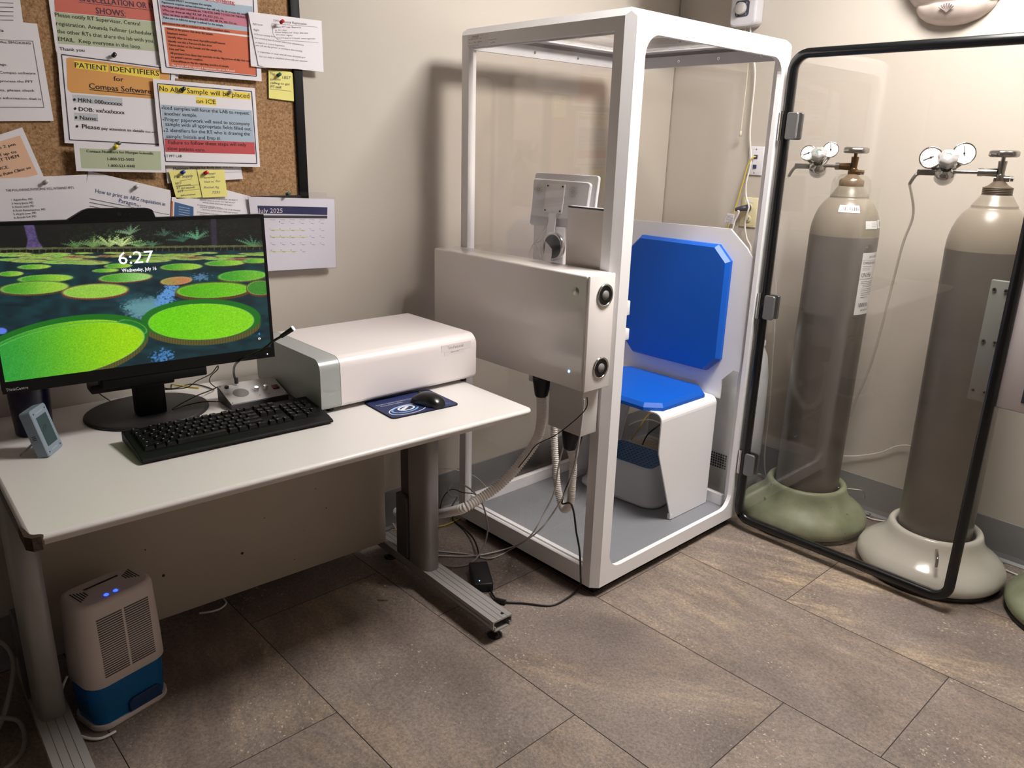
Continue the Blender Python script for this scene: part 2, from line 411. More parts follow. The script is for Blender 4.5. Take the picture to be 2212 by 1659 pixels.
# ------------------------------------------------------------------ cork board and the papers on it
def cork_mat():
    m = bpy.data.materials.new('cork'); m.use_nodes = True; nt = m.node_tree; b = nt.nodes['Principled BSDF']
    tc = N(nt, 'ShaderNodeTexCoord')
    n = N(nt, 'ShaderNodeTexNoise'); n.inputs['Scale'].default_value = 180; n.inputs['Detail'].default_value = 4; n.inputs['Roughness'].default_value = .8
    nt.links.new(tc.outputs['Object'], n.inputs['Vector'])
    r = ramp(nt, n.outputs['Fac'], [(.33, lin((110, 80, 52))), (.5, lin((166, 128, 90))), (.68, lin((196, 160, 122)))])
    nt.links.new(r.outputs['Color'], b.inputs['Base Color']); b.inputs['Roughness'].default_value = .9
    bp = N(nt, 'ShaderNodeBump'); bp.inputs['Strength'].default_value = .6; bp.inputs['Distance'].default_value = .002
    nt.links.new(n.outputs['Fac'], bp.inputs['Height']); nt.links.new(bp.outputs[0], b.inputs['Normal']); return m
bd = thing('cork_board', 'cork notice board with a black frame hanging on the cream wall', 'notice board', (-1.115, YW, 1.225))
X0, X1, Z0, Z1 = -1.725, -.505, 1.212, 1.822
MB(bd.location).box((X0+.02, YW-.014, Z0+.02), (X1-.02, YW-.001, Z1-.02), cork_mat()).build('cork_panel', bd)
f = MB(bd.location); W_ = .030
f.box((X0, YW-.024, Z0), (X1, YW, Z0+W_), M_bez, .002); f.box((X0, YW-.024, Z1-W_), (X1, YW, Z1), M_bez, .002)
f.box((X0, YW-.024, Z0), (X0+W_, YW, Z1), M_bez, .002); f.box((X1-W_, YW-.024, Z0), (X1, YW, Z1), M_bez, .002); f.build('board_frame', bd)
YB = YW-.014
C_ = dict(red=mat('print_salmon', (208, 108, 92), .6), green=mat('print_green', (186, 196, 164), .6), blue=mat('print_pale_blue', (172, 190, 208), .6),
          grey=mat('print_grey', (196, 200, 208), .6), tan=mat('print_tan', (222, 160, 88), .6), yel=mat('print_yellow', (246, 220, 80), .6), crim=mat('print_crimson', (196, 78, 84), .6),
          pink=mat('print_pink', (202, 124, 146), .6), oran=mat('print_orange', (212, 108, 72), .6), peach=mat('print_peach', (234, 190, 160), .6), navy=mat('print_navy', (34, 38, 88), .5),
          note=mat('yellow_note', (240, 232, 140), .65), blab=mat('print_mid_blue', (60, 100, 150), .6), bluetxt=mat('blue_ink', (60, 76, 130), .7), redtxt=mat('red_ink', (190, 30, 50), .7),
          dk=mat('print_dark_border', (52, 50, 74), .6), hl=mat('print_highlight', (238, 236, 150), .6), char=mat('print_charcoal', (58, 58, 60), .6), wink=mat('white_ink', (250, 240, 240), .7))
def paper(name, label, cat, layer, pts, m=M_paper, grp='papers pinned on the cork board'):
    y = YB-.0015-.0022*layer
    c = at(*pts[0], y=y)
    mb = MB((c.x, y, c.z)); fl = Flat((0, y, 0), (0, -1, 0), mb); fl.sheet(pts, m)
    fl.done = lambda: tag(mb.build(name), label, cat, grp)
    return fl
p = paper('paper_sheet', 'white sheet of ruled text lines in the top left corner of the cork board', 'paper', 1, [(-70, -55), (36, -55), (50, 49), (-60, 41)])
for k in range(5): p.line(-40, 4+k*9.6, 29, 7+k*9.2, M_grey_ink, 1.6)
p.done()
p = paper('paper_sheet', 'white sheet with a thin boxed outline of black text about smoking, left edge of board', 'paper', 2, [(-90, 36), (80, 51), (116, 261), (-75, 262)])
p.frame([(-80, 82), (71, 89), (95, 232), (-80, 231)], M_grey_ink, 1.2)
for t, u0, v0, u1, v1, h, b in (('ics', -6, 67, 8, 69, 6, .01), ('one that the SMOKING', -42, 91, 67, 96, 5.2, 0), ('by age.', -12, 141, 16, 142, 5.2, 0), ('test and the Compas software', -60, 157, 77, 161, 5.2, 0), ('be able to process the PFT', -50, 176, 72, 179, 5.2, 0), ('measurements, please check', -60, 196, 75, 198, 5.2, 0), ('description of the information that is', -80, 212, 89, 216, 5.2, 0)):
    p.text(t, u0, v0, u1, v1, h, M_ink, bold=b)
p.done()
p = paper('paper_sheet', 'white notice with a salmon and green text block reading SHOWS', 'paper', 2, [(98, -50), (405, -30), (385, 170), (125, 139)])
p.poly([(116, -20), (352, -5), (356, 48), (119, 25)], C_['red']); p.poly([(119, 26), (356, 49), (352, 112), (126, 94)], C_['green'])
for t, u0, v0, u1, v1, h, c, b in (('CANCELLATION OR NO', 170, 2, 345, 21, 13, 'dk', .012), ('SHOWS:', 208, 29, 272, 36, 13, 'dk', .012)): p.text(t, u0, v0, u1, v1, h, C_[c], bold=b)
p.line(170, 5, 345, 24, C_['dk'], 1); p.line(208, 32, 272, 39, C_['dk'], 1)
for t, u0, v0, u1, v1 in (('Please notify RT Supervisor, Central', 119.5, 35.5, 303, 55.5), ('registration, Amanda Fullmer (scheduler),', 122, 54, 335, 77), ('the other RTs that share the lab with you,', 124, 71, 333, 92.5), ('EMAIL.  Keep everyone in the loop.', 126, 88, 305, 105)): p.text(t, u0, v0, u1, v1, 8.5, M_ink, bold=.008)
p.text('Thank you', 129, 108.5, 183, 112, 7, M_ink); p.done()
p = paper('paper_sheet', 'laminated sheet headed PATIENT IDENTIFIERS for Compas Software on an orange block', 'paper', 4, [(123, 109), (379, 147), (372, 322), (140, 309)])
p.frame([(133, 117.5), (369, 149), (364, 313), (150.5, 302)], C_['dk'], 2.2)
p.poly([(143, 126), (150, 124), (366, 152), (366, 216), (154, 200), (146, 193)], C_['tan'])
p.poly([(160, 131), (234, 140), (234, 156), (163, 147)], C_['yel'], 2); p.poly([(239, 140), (345, 154), (345, 172), (239, 157)], C_['yel'], 2)
p.text('PATIENT', 162.5, 145.5, 232, 153, 11, M_ink, bold=.02); p.text('IDENTIFIERS', 240, 153.5, 344, 164, 11, M_ink, bold=.02)
p.text('for', 246, 174.5, 267, 176.5, 10, M_ink, bold=.015); p.text('Compas Software', 193, 191, 327, 203, 11.5, M_ink, bold=.018); p.line(193, 193.5, 327, 206, M_ink, 1.4, 3)
p.poly([(156, 204), (264, 212), (265, 229), (158, 221)], C_['grey']); p.poly([(160, 243), (211, 246), (212, 263), (161, 260)], C_['grey'])
for t, u0, v0, u1, v1, h in (('MRN: 000xxxxxx', 169, 220, 264, 228.5, 8.5), ('DOB: xx/xx/xxxx', 171, 239.5, 270, 247, 8.5), ('Name:', 173, 258, 211, 261, 8.5)): p.text(t, u0, v0, u1, v1, h, M_ink, bold=.018)
p.text('Please', 178, 277, 216, 280, 9, M_ink, bold=.02); p.text('pay attention to details', 220, 280, 311, 286, 6, M_ink, bold=.018); p.text('that are in', 314, 286, 343, 287.5, 3.5, M_ink, bold=.01)
for (u, v) in ((161, 215), (162.5, 234.5), (164.5, 254), (166.5, 273)): p.poly([(u+3*math.cos(a*PI/4), v+3*math.sin(a*PI/4)) for a in range(8)], M_ink, 3)
p.done()
p = paper('paper_sheet', 'sheet of orange, pink and blue bands of small text, upper middle of the board', 'paper', 6, [(321, -60), (553, -45), (565.5, 175.5), (349.5, 157)])
p.frame([(335, -40), (546, -24), (554, 165), (359, 145)], C_['dk'], 2)
p.text('Requirements:', 428, -5, 508, 10.5, 9, C_['redtxt'], bold=.012); p.line(438, -1, 508, 12, C_['redtxt'], 1)
p.poly([(342, -12), (545, 14), (547, 34), (345, 10)], C_['blue']); p.poly([(345, 10), (547, 34), (549, 60), (349, 33)], C_['pink']); p.poly([(349, 33), (549, 60), (550, 70), (350, 47)], C_['blue'])
p.poly([(350, 47), (550, 70), (551, 78), (350, 54)], C_['oran']); p.poly([(355, 58), (551, 82), (553, 163), (366, 143)], C_['oran'])
for t, u0, v0, u1, v1, c in (('Requisition MUST accompany the sample.', 350, -1, 458, 14.5, 'i'), ('Paperwork requires certain information that will help the lab process the sample', 350, 6.5, 535, 33.5, 'i'), ('No Matter what your credentials are, YOU STILL HAVE TO FOLLOW THE RULES.', 351, 15, 534, 40.5, 'i'),
        ('Who can draw an Abg? RT, NP, PA, MD, DO, etc.', 351.5, 23.5, 484, 42, 'i'), ('Who can draw an ABG Off of a line? RT, RN, NP, PA, MD, DO etc.', 352, 32, 513, 53.5, 'i'), ('Make sure an ABG kit syringe is utilized for the sample.', 353, 39.5, 483, 57.5, 'i'), ('Information that will be included on the ABG requisition sheet.', 351, 51.5, 497, 70, 'i'),
        ('Initials of the person that drew the sample.', 361, 63.5, 461, 76.5, 'i'), ('Employee number.', 362, 73, 406, 78, 'i'), ('Identify what site was used: Apical/Brachial/Femoral.', 363, 81.5, 487, 96.5, 'i'), ('Identify was this a Puncture/A-line draw.', 364, 90.5, 459, 101, 'i'), ('Patient sticker on the Sample and the sample bag.', 365, 98.5, 480, 112.5, 'i'),
        ('Date and Time.', 366, 107.5, 400, 111, 'i'), ('All pertinent Data (lines that need info on the Abg portion of slip) that need', 368, 116.5, 541, 134, 'i'), ("the patient's current condition.", 369, 124.5, 439, 132, 'i'), ('Clotted/Note to the lab regarding specifics of sample.', 370, 133, 495, 146, 'i'), ('The sample will be rejected if requirements are not followed.', 371, 142.5, 508, 155.5, 'w')):
    p.text(t, u0, v0, u1, v1, 4.6, M_ink if c == 'i' else C_['wink'], bold=.012)
p.done()
p = paper('paper_sheet', 'notice reading No ABG Sample will be placed on ICE with yellow, blue and red bands', 'paper', 8, [(330, 170), (550.5, 190.5), (562, 361), (348, 357)])
p.frame([(340, 180.5), (543.5, 197.5), (555, 353.5), (358, 349)], C_['dk'], 1.8)
p.poly([(342, 182), (541, 201), (541, 215.5), (344, 199)], C_['yel']); p.poly([(423.5, 209), (467, 214), (467.5, 228), (424.5, 224)], C_['yel'])
p.text('No ABG', 345, 196, 396, 201, 10.5, M_ink, bold=.006); p.text('Sample will be placed', 404, 201, 539, 212, 10.5, M_ink, bold=.006); p.text('on ICE', 424.5, 222.5, 466, 224.5, 9, M_ink, bold=.006)
p.poly([(348, 226), (543.5, 238.5), (549.5, 307), (355, 301)], C_['blue']); p.poly([(355, 300), (549.5, 307.5), (551, 333.5), (357.5, 328)], C_['crim'])
for t, u0, v0, u1, v1 in (('Iced samples will force the LAB to request', 354, 236, 538, 248), ('another sample.', 355, 248.5, 426, 253), ('Proper paperwork will need to accompany', 356.5, 261, 540, 271), ('sample with all appropriate fields filled out.', 357.5, 271.5, 543.5, 282), ('2 identifiers for the RT who is drawing the', 358.5, 284.5, 540, 293), ('sample: Initials and Emp #.', 359.5, 298, 477, 302.5)): p.text(t, u0, v0, u1, v1, 7.8, M_ink, bold=.006)
p.text('Failure to follow these steps will only', 364.5, 311, 532, 316, 7.8, M_ink, bold=.006); p.text('slow patient care.', 362, 324, 444, 327.5, 7.8, M_ink, bold=.006); p.text('RT PFT LAB', 355, 339.5, 393, 340, 5.5, M_ink)
for (u, v) in ((350.5, 233.5), (352.5, 258.5), (355, 283)): p.poly([(u+1.6*math.cos(a*PI/3), v+1.6*math.sin(a*PI/3)) for a in range(6)], M_ink, 3)
p.done()
p = paper('paper_strip', 'small slip with a green panel of contact phone numbers', 'paper', 10, [(159, 309), (353, 317), (358, 373), (165, 369.5)])
p.poly([(172, 320), (347, 327), (348.5, 368), (176, 363)], C_['green'])
for t, u0, v0, u1, v1 in (('Contact Numbers for Morgan Scientific', 187, 329, 331.5, 334), ('1-800-525-5002', 232.5, 346, 290.5, 347.5), ('1-800-521-4440', 234.5, 360.5, 292, 362)): p.text(t, u0, v0, u1, v1, 5.8, M_ink, bold=.014)
p.done()
p = paper('paper_sheet', 'white sheet headed How to print an ABG requisition, tucked behind the webcam', 'paper', 5, [(191, 369), (368, 411), (376, 500), (170, 500)])
p.text('How to print an ABG requisition in', 206, 416, 356.5, 445, 8.5, C_['bluetxt']); p.text('Paragon', 256.5, 437, 293.5, 444.5, 8.5, C_['bluetxt']); p.text('pg 2', 296, 445, 304, 446.5, 3.5, C_['bluetxt'])
for a, b, c, d in ((193, 429, 262, 443), (193, 437, 262, 450), (193, 445, 262, 458)): p.line(a, b, c, d, M_grey_ink, 1.4)
p.line(193, 454, 212, 457.5, C_['bluetxt'], 2.2); p.line(212, 457.5, 234, 462, M_ink, 2); p.line(262, 443, 366, 464, M_grey_ink, .8); p.done()
p = paper('paper_sheet', 'wide white sheet listing physicians by number at lower left of the board', 'paper', 7, [(-60, 388), (188, 377), (180, 500), (-60, 500)])
p.text("THE FOLLOWING PHYSICIANS WILL INTERPRET PFT'S.", 13.5, 414, 161, 407.5, 5.2, M_ink)
for k, (t, w_) in enumerate((('1. Rajesh Rau, MD', 46), ('2. Harry Jacob, MD', 47), ('3. Daniel Leoni, MD', 47), ('4. Krish Ramachandran, MD', 70), ('5. Angela Love, MD', 49), ('6. Brenda Suh, MD', 48))): p.text(t, 24.5+k*1.3, 434+k*7.7, 24.5+k*1.3+w_, 432+k*7.4, 4.4, M_ink)
p.done()
p = paper('paper_sheet', 'tilted white sheet with a peach block reading call up to LET THEM', 'paper', 3, [(-80, 317), (48, 275), (99, 392), (-60, 440)])
p.poly([(-60, 323), (43, 292.5), (82, 377), (-50, 412)], C_['peach'])
for t, u0, v0, u1, v1, h in (('before 2 pm', -30, 329, 34, 314, 6.5), ('please call up to', -50, 349, 36, 330, 6.5), ('AND LET THEM', -40, 359, 42, 339.5, 7), ('CHANCE.', -30, 372, 20, 363.5, 6.5), ('the Pulm Clinic so', -8, 384, 67, 364, 6.5)): p.text(t, u0, v0, u1, v1, h, M_ink, bold=.01)
p.done()
p = paper('paper_sheet', 'white sheet about maximum weight mostly hidden behind two yellow notes', 'paper', 3, [(356, 345), (519, 352), (525, 386.5), (362, 396)])
p.text('Maximum Weight for Body Box: 350 lbs', 375, 367, 503, 362.5, 5.5, M_ink, bold=.015); p.line(370, 374, 523, 371, M_grey_ink, .7); p.done()
p = paper('paper_sheet', 'crinkled typed sheet beside the calendar, below the yellow notes', 'paper', 4, [(423, 398), (492, 411), (541, 424), (537, 500), (421, 500)])
for k in range(9):
    u = 426+(k % 3)*6; p.text(['STANDING ORDER SHEET', 'PLEASE SEND A COPY TO THE FRONT', 'INITIAL DATE AND TIME ON SHEET'][k % 3], u, 428+k*5.2, u+88-(k % 4)*12, 434+k*5.6, 2.6, M_grey_ink)
p.done()
p = paper('paper_sheet', 'white sheet with an orange stripe and a blue block of white lines', 'paper', 6, [(371, 426), (425, 429), (422, 500), (368, 500)])
p.poly([(377, 436), (418, 447), (418, 500), (375, 500)], C_['blab']); p.poly([(370.5, 434), (374, 435), (372.5, 500), (369, 500)], C_['oran'])
for k in range(4): p.line(386, 446+k*5.5, 410, 451+k*5, C_['blue'], 1.2)
p.done()
p = paper('sticky_note', 'yellow sticky note with handwriting under the blue pin', 'note', 6, [(364, 368), (425, 366.6), (436, 426.4), (381, 429.6)], C_['note'], 'yellow sticky notes')
for t, u0, v0, u1, v1, h in (('Pat. Supply', 377, 385, 417, 382, 6), ('NICE', 379, 399, 392, 397, 5), ('classroom', 380, 403, 412, 400, 3.5), ('RT and seconds', 382, 409, 421, 406, 4.5), ('PFT', 385, 417, 397, 414, 5), ('information', 391, 424, 422, 421, 4)): p.text(t, u0, v0, u1, v1, h, M_grey_ink, shear=.25)
p.line(388, 391, 414, 386.5, M_grey_ink, .8); p.line(380, 403, 430, 399, M_grey_ink, .6); p.line(383, 413, 432, 408.5, M_grey_ink, .6); p.done()
p = paper('sticky_note', 'yellow sticky note with handwriting under the red pin', 'note', 7, [(426, 366.8), (484, 366.6), (491.5, 424.5), (438, 427)], C_['note'], 'yellow sticky notes')
for t, u0, v0, u1, v1, h in (('Resp. Manager', 436, 379, 466, 376, 4.5), ('Murray Hwy', 440, 386, 464, 384, 4.5), ('Visit at  Pav', 441, 395, 476, 393, 4.5), ('Rachel Ag', 441, 407, 473, 406, 4.5), ('7391', 458, 419, 474, 418.5, 6)): p.text(t, u0, v0, u1, v1, h, M_pencil, shear=.25)
p.done()
p = paper('sticky_note', 'small curled yellow note under the green pin by the board frame', 'note', 2, [(580, 151), (628, 155), (634.5, 161), (635, 219), (581, 212)], C_['note'], 'yellow sticky notes')
for t, u0, v0, u1, v1, h in (('Map', 583, 161, 594, 163, 6), ('1857', 610, 170, 627, 171.5, 6.5), ('patients', 584, 173, 606, 174, 5), ('calling to get', 584, 181, 626, 184, 5), ('PFT result', 584, 190, 608, 191, 6)): p.text(t, u0, v0, u1, v1, h, M_grey_ink, shear=.2)
p.line(583, 192, 629, 197, M_grey_ink, .6); p.done()
# folded handwritten sheet standing off the board
mb = MB((at(536, 25, y=YW-.04))); fb = Flat((0, YB-.020, 0), (0, -1, 0), mb); fb.sheet([(536, 25), (560, 32), (575, 147), (542, 143)], M_paper)
fl = Flat((-.72, YB-.026, 1.6), (.05, -1, 0.0), mb); fl.sheet([(536, 25), (694.5, 45), (699, 155.5), (640, 149), (575, 146), (558.5, 141)], M_paper)
for t, u0, v0, u1, v1, h in (('7391 - Central Registration', 590, 47, 662, 54, 5), ('Patient PFT rule  Resource', 592, 60, 650, 61, 4), ('at 741 East', 594, 67, 620, 67, 3.5), ('scanner badging and  always  then chart', 594, 71, 666, 73, 3.5), ('put a sticker  together', 597, 76, 632, 78, 3.5), ('once it is saved w/ it resulted  central registration', 598, 83, 681, 85, 3.5), ('Right Lower', 546, 53, 568, 56, 4), ('Right', 548, 66, 560, 67, 4), ('A Person coming from', 549, 75, 594, 81, 3.5), ('have arrived at least 15 minutes before your scheduled time', 550, 83, 656, 99, 3.5), ('to check in at Central Registration', 551, 93, 615, 101, 3.5), ('you will see the printer or envelopes that morning', 552, 99, 653, 112, 3.5), ('is important to your overall state of health and', 557, 113, 659, 126, 3.5), ('that you keep to scheduled phone calls and responses', 560, 123, 664, 134, 3.5)):
    fl.text(t, u0, v0, u1, v1, h, M_pencil, shear=.2)
fl.line(587, 51, 686, 58.5, M_pencil, .7); fl.line(587, 51, 590, 75, M_pencil, .7); fl.line(590, 75, 600, 86, M_pencil, .7); fl.line(600, 86, 688, 92, M_pencil, .7)
tag(mb.build('folded_paper'), 'folded white sheet of pencil handwriting overhanging the board frame', 'paper', 'papers pinned on the cork board')
# calendar in a plastic sleeve
cal = thing('calendar', 'July 2025 calendar page in a clear sleeve hanging from the board corner', 'calendar', tuple(at(540, 412, y=YB-.03)))
mb = MB(cal.location); fl = Flat((0, YB-.018, 1.2), (0, -1, -.03), mb); fl.sheet([(536.5, 425), (722.5, 430), (725.4, 577), (556, 587)], M_paper)
fl.poly([(555.8, 444), (707.3, 447.8), (707, 464.4), (558, 461)], C_['navy'], 1); fl.poly([(558, 465), (707, 466), (707, 472), (559, 471)], C_['char'], 1)
fl.text('July 2025', 557.5, 459.7, 610.5, 459.7, 9.5, C_['wink'])
for k in range(7): fl.text('Sunday Monday Tuesday Wednesday Thursday Friday Saturday'.split()[k], 562+k*21.3, 475.3, 573+k*21.3, 475.7, 1.8, M_grey_ink)
nums = [('', '', '1', '2', '3', '4', '5'), tuple('6 7 8 9 10 11 12'.split()), tuple('13 14 15 16 17 18 19'.split()), tuple('20 21 22 23 24 25 26'.split()), tuple('27 28 29 30 31'.split())]
for r in range(5):
    for k in range(len(nums[r])):
        u, v = 560+k*21.5+r*.7, 480+r*15.3
        if nums[r][k]: fl.text(nums[r][k], u, v, u+2+.8*(len(nums[r][k]) > 1), v, 2, M_grey_ink); 
        if k and nums[r][k]: fl.text('Megan', u+4, v+3.3, u+11, v+3.3, 1.9, M_grey_ink)
    if r in (1, 2, 4): fl.poly([(583, 480.5+r*15.3), (660+(10 if r == 2 else 0)-(18 if r == 4 else 0), 480.9+r*15.3), (660-(18 if r == 4 else 0), 482.6+r*15.3), (583, 482.2+r*15.3)], C_['hl'], 1)
mb.build('calendar_page', cal)
mb = MB(cal.location); fs_ = Flat((0, YB-.0205, 1.2), (0, -1, -.03), mb); fs_.sheet([(540, 412), (705, 416), (707, 425), (724, 427), (727, 580), (556, 590), (534, 424)], pane_mat('clear_sleeve', (250, 250, 252), .7, .16), .0004); 
mb.build('plastic_sleeve', cal)
# push pins
def pin(u, v, m, label, y, big=1.0, tilt=(0, -1, .25)):
    p0 = at(u, v, y=y-.012); t = Vector(tilt).normalized(); base = p0-t*.012*big
    o = MB(tuple(base)); k = big*.95
    o.cyl(base-t*.006, base, .0006, M_steel, n=6)
    o.lathe([(0, 0), (.0055*k, 0), (.0055*k, .0015*k), (.0028*k, .003*k), (.0026*k, .009*k), (.005*k, .0108*k), (.0052*k, .0125*k), (.004*k, .0135*k), (0, .0137*k)], m, base, 16, t)
    tag(o.build('push_pin'), label, 'push pin', 'push pins on the board')
P_ = lambda n, c: mat('pin_'+n, c, .25)
for u, v, n, c, lb, dy in ((248, 117, 'black', (30, 30, 34), 'black push pin above the PATIENT IDENTIFIERS heading', .012), (257.5, 309, 'steel', (90, 90, 84), 'dark grey push pin at the bottom edge of the patient identifiers sheet', .014), (252, 316, 'yellow', (226, 210, 50), 'yellow push pin on the contact numbers slip', .024), (398, 191, 'dark_green', (12, 46, 40), 'dark green push pin on the ABG ICE notice, left one', .02),
        (501, 196, 'clear', (216, 210, 206), 'clear white push pin on the ABG ICE notice, right one', .02), (611, 45, 'red', (196, 24, 44), 'red push pin in the folded handwritten sheet', .034), (605, 160, 'green', (16, 88, 66), 'green push pin in the small curled yellow note', .008), (397, 371, 'blue', (36, 56, 160), 'blue push pin in the left sticky note', .016), (447, 372, 'red', (196, 24, 44), 'red push pin in the right sticky note', .018),
        (624, 418, 'green', (16, 88, 66), 'green push pin holding the calendar sleeve', .026), (101, 391, 'clear', (216, 210, 206), 'clear push pin on the physicians list sheet', .018), (297, 402, 'clear', (216, 210, 206), 'clear push pin on the sheet about printing a requisition', .014)):
    pin(u, v, P_(n, c), lb, YB-dy)
# ------------------------------------------------------------------ desk
DK = thing('desk', 'white computer desk on grey metal T legs with a chipped front corner', 'desk', (-1.495, .078, 0), math.radians(-2.3))
DZ = .71
M_top = mat('white_laminate', (222, 217, 214), .32, bump=.03, bscale=300)
M_leg = mat('satin_aluminium', (158, 154, 152), .4, metal=.25)
M_legd = mat('grey_leg_plastic', (84, 80, 80), .5)
b = bmesh.new()
prof = [(0, .0), (.012, .0), (.026, .012), (.028, .020), (.024, .026), (.014, .028)]
topm = MB(); r_ = .02
def slab(mb, L, D, z1, th, m):
    loops = []
    for ins, z in ((.020, z1-th), (.003, z1-.0125), (.0006, z1-.0100), (0, z1-.0065), (.0025, z1-.0022), (.008, z1)):
        loops.append([(x, y, z) for x, y in rrect(ins, ins, L-ins, D-ins, max(.002, .022-ins), 4)])
    n = len(loops[0]); vs = [p for l in loops for p in l]; fs = []
    for i in range(len(loops)-1):
        for k in range(n): fs.append((i*n+k, i*n+(k+1) % n, (i+1)*n+(k+1) % n, (i+1)*n+k))
    mb.add(vs, fs[n:], m, True); mb.add(vs[:2*n], fs[:n], m, False); mb.add(loops[-1], [list(range(n))], m); mb.add(loops[0][::-1], [list(range(n))], m)
slab(topm, 1.22, .755, DZ, .028, M_top)
topm.build('desk_top', DK)
# broken laminate with bare chipboard at the front left corner
M_chip = mat('bare_chipboard', (66, 46, 32), .95, bump=.8, bscale=150, vary=.5, vscale=120)
mb = MB(); mb.prism([(-.003, .075), (-.003, .012), (.007, -.003), (.022, -.003), (.026, .002), (.022, .007), (.012, .012), (.007, .018), (.004, .04)], 2, DZ-.026, DZ+.0008, M_chip); mb.build('chipped_corner', DK)
for side, xc in (('l', .028), ('r', 1.125)):
    ft = MB()
    h0, h1 = .042, .078
    for a, b_ in (((xc-.036, 0, h1-.005), (xc+.036, .66, h1)), ((xc-.036, 0, h0+.010), (xc-.032, .66, h1-.004)), ((xc+.032, 0, h0+.010), (xc+.036, .66, h1-.004)), ((xc-.03, .0, h0), (xc+.03, .66, h0+.004)), ((xc-.03, 0, h0), (xc-.026, .66, h0+.016)), ((xc+.026, 0, h0), (xc+.030, .66, h0+.016)), ((xc-.036, .012, h0+.02), (xc+.036, .66, h0+.024))):
        ft.box(a, b_, M_leg)
    for gx in (-.018, 0.0, .018): ft.box((xc+gx-.0006, .0, h1), (xc+gx+.0006, .66, h1+.0004), M_legd)
    ft.cyl((xc+.014, .02, h1), (xc+.014, .02, h1+.0008), .005, M_black, n=12)
    ft.build('foot', DK)
    for yy in (.035, .62):
        g = MB(); g.lathe([(0, 0), (.022, 0), (.023, .005), (.014, .012), (.007, .015), (.006, .045)], M_blackg, (xc, yy, 0.0), 20); g.build('glide', DK)
    c = MB(); xo = -.006 if side == 'r' else 0
    oval = [(xc+xo+.031*math.copysign(abs(math.cos(t))**.6, math.cos(t)), .40+.058*math.copysign(abs(math.sin(t))**.6, math.sin(t))) for t in [2*PI*k/32 for k in range(32)]]
    c.prism(oval, 2, .078, .655, M_leg, smooth=True)
    c.box((xc+xo+.010, .346, .08), (xc+xo+.013, .349, .655), M_legd)
    c.build('leg_column', DK)
    c = MB(); c.box((xc-.036, .455, .078), (xc+.02, .52, .30), M_legd, .004); c.box((xc-.022, .455, .30), (xc+.012, .51, .655), M_legd, .004); c.build('cable_cover', DK)
    c = MB(); c.box((xc-.025, .08, .655), (xc+.025, .70, .682), M_legd, .003); c.build('support_arm', DK)
M_pan = mat('beige_panel', (186, 174, 160), .5, bump=.05, bscale=150)
mb = MB(); mb.box((.035, .605, .075), (1.10, .623, .655), M_pan, .002)
for u, v, r in ((524, 1196, .0042), (356, 1247, .0042), (317, 1192, .0018), (571, 1119, .0014), (635, 1207, .0014), (679, 1054, .0014), (702, 1095, .0016), (637, 1238, .0012), (655, 1144, .001)):
    q = at(u, v, y=.655); d = Vector((q.x+1.495, q.y-.078, 0)); xx = d.x*.9992-d.y*.0401
    mb.cyl((xx, .6035, q.z), (xx, .606, q.z), r, M_black, n=10)
mb.build('modesty_panel', DK)
# ------------------------------------------------------------------ all in one computer
PCY, PCT = math.radians(-5.8), math.radians(2.2)
pc = thing('desktop_computer', 'wide black all-in-one computer showing a lily pad lock screen', 'computer', (-1.098, .635, DZ))
exm = Vector((math.cos(PCY), math.sin(PCY), 0)); nm = Vector((-math.sin(PCY), math.cos(PCY), 0)); ezm = Vector((0, 0, 1))*math.cos(PCT)+nm*math.sin(PCT); nb = exm.cross(ezm)*-1
Cm = Vector((-1.119, .513, 1.046)); SW, SH = .598, .336
# local frame: X right, Y away from viewer, Z up
yv = ezm.cross(exm)
MM = Matrix(((exm.x, yv.x, ezm.x, Cm.x), (exm.y, yv.y, ezm.y, Cm.y), (exm.z, yv.z, ezm.z, Cm.z), (0, 0, 0, 1)))
off = pc.location
mb = MB(off); mb.box((-SW/2-.008, .002, -SH/2-.027), (SW/2+.008, .034, SH/2+.008), M_bez, .004, M=MM)
mb.ring([(-SW/2-.008, -SH/2-.027), (SW/2+.008, -SH/2-.027), (SW/2+.008, SH/2+.008), (-SW/2-.008, SH/2+.008)], [(-SW/2, -SH/2), (SW/2, -SH/2), (SW/2, SH/2), (-SW/2, SH/2)], 1, -.0012, .0025, M_bez, MM)
put_text(mb, 'ThinkCentre', (-SW/2-.001, -.002, -SH/2-.021), (1, 0, 0), (0, 0, 1), .0065, mat('bezel_lettering', (190, 190, 190), .5), .01, .042, M=MM)
mb.cyl(MM @ Vector((SW/2-.012, -.003, -SH/2-.017)), MM @ Vector((SW/2-.012, -.001, -SH/2-.017)), .0012, mat('white_led', (255, 255, 255), .4, emit=(255, 255, 255), es=1.5), n=10)
mb.box((-.10, .03, -.12), (.10, .055, .10), M_bez, .006, M=MM)
mb.build('display', pc)
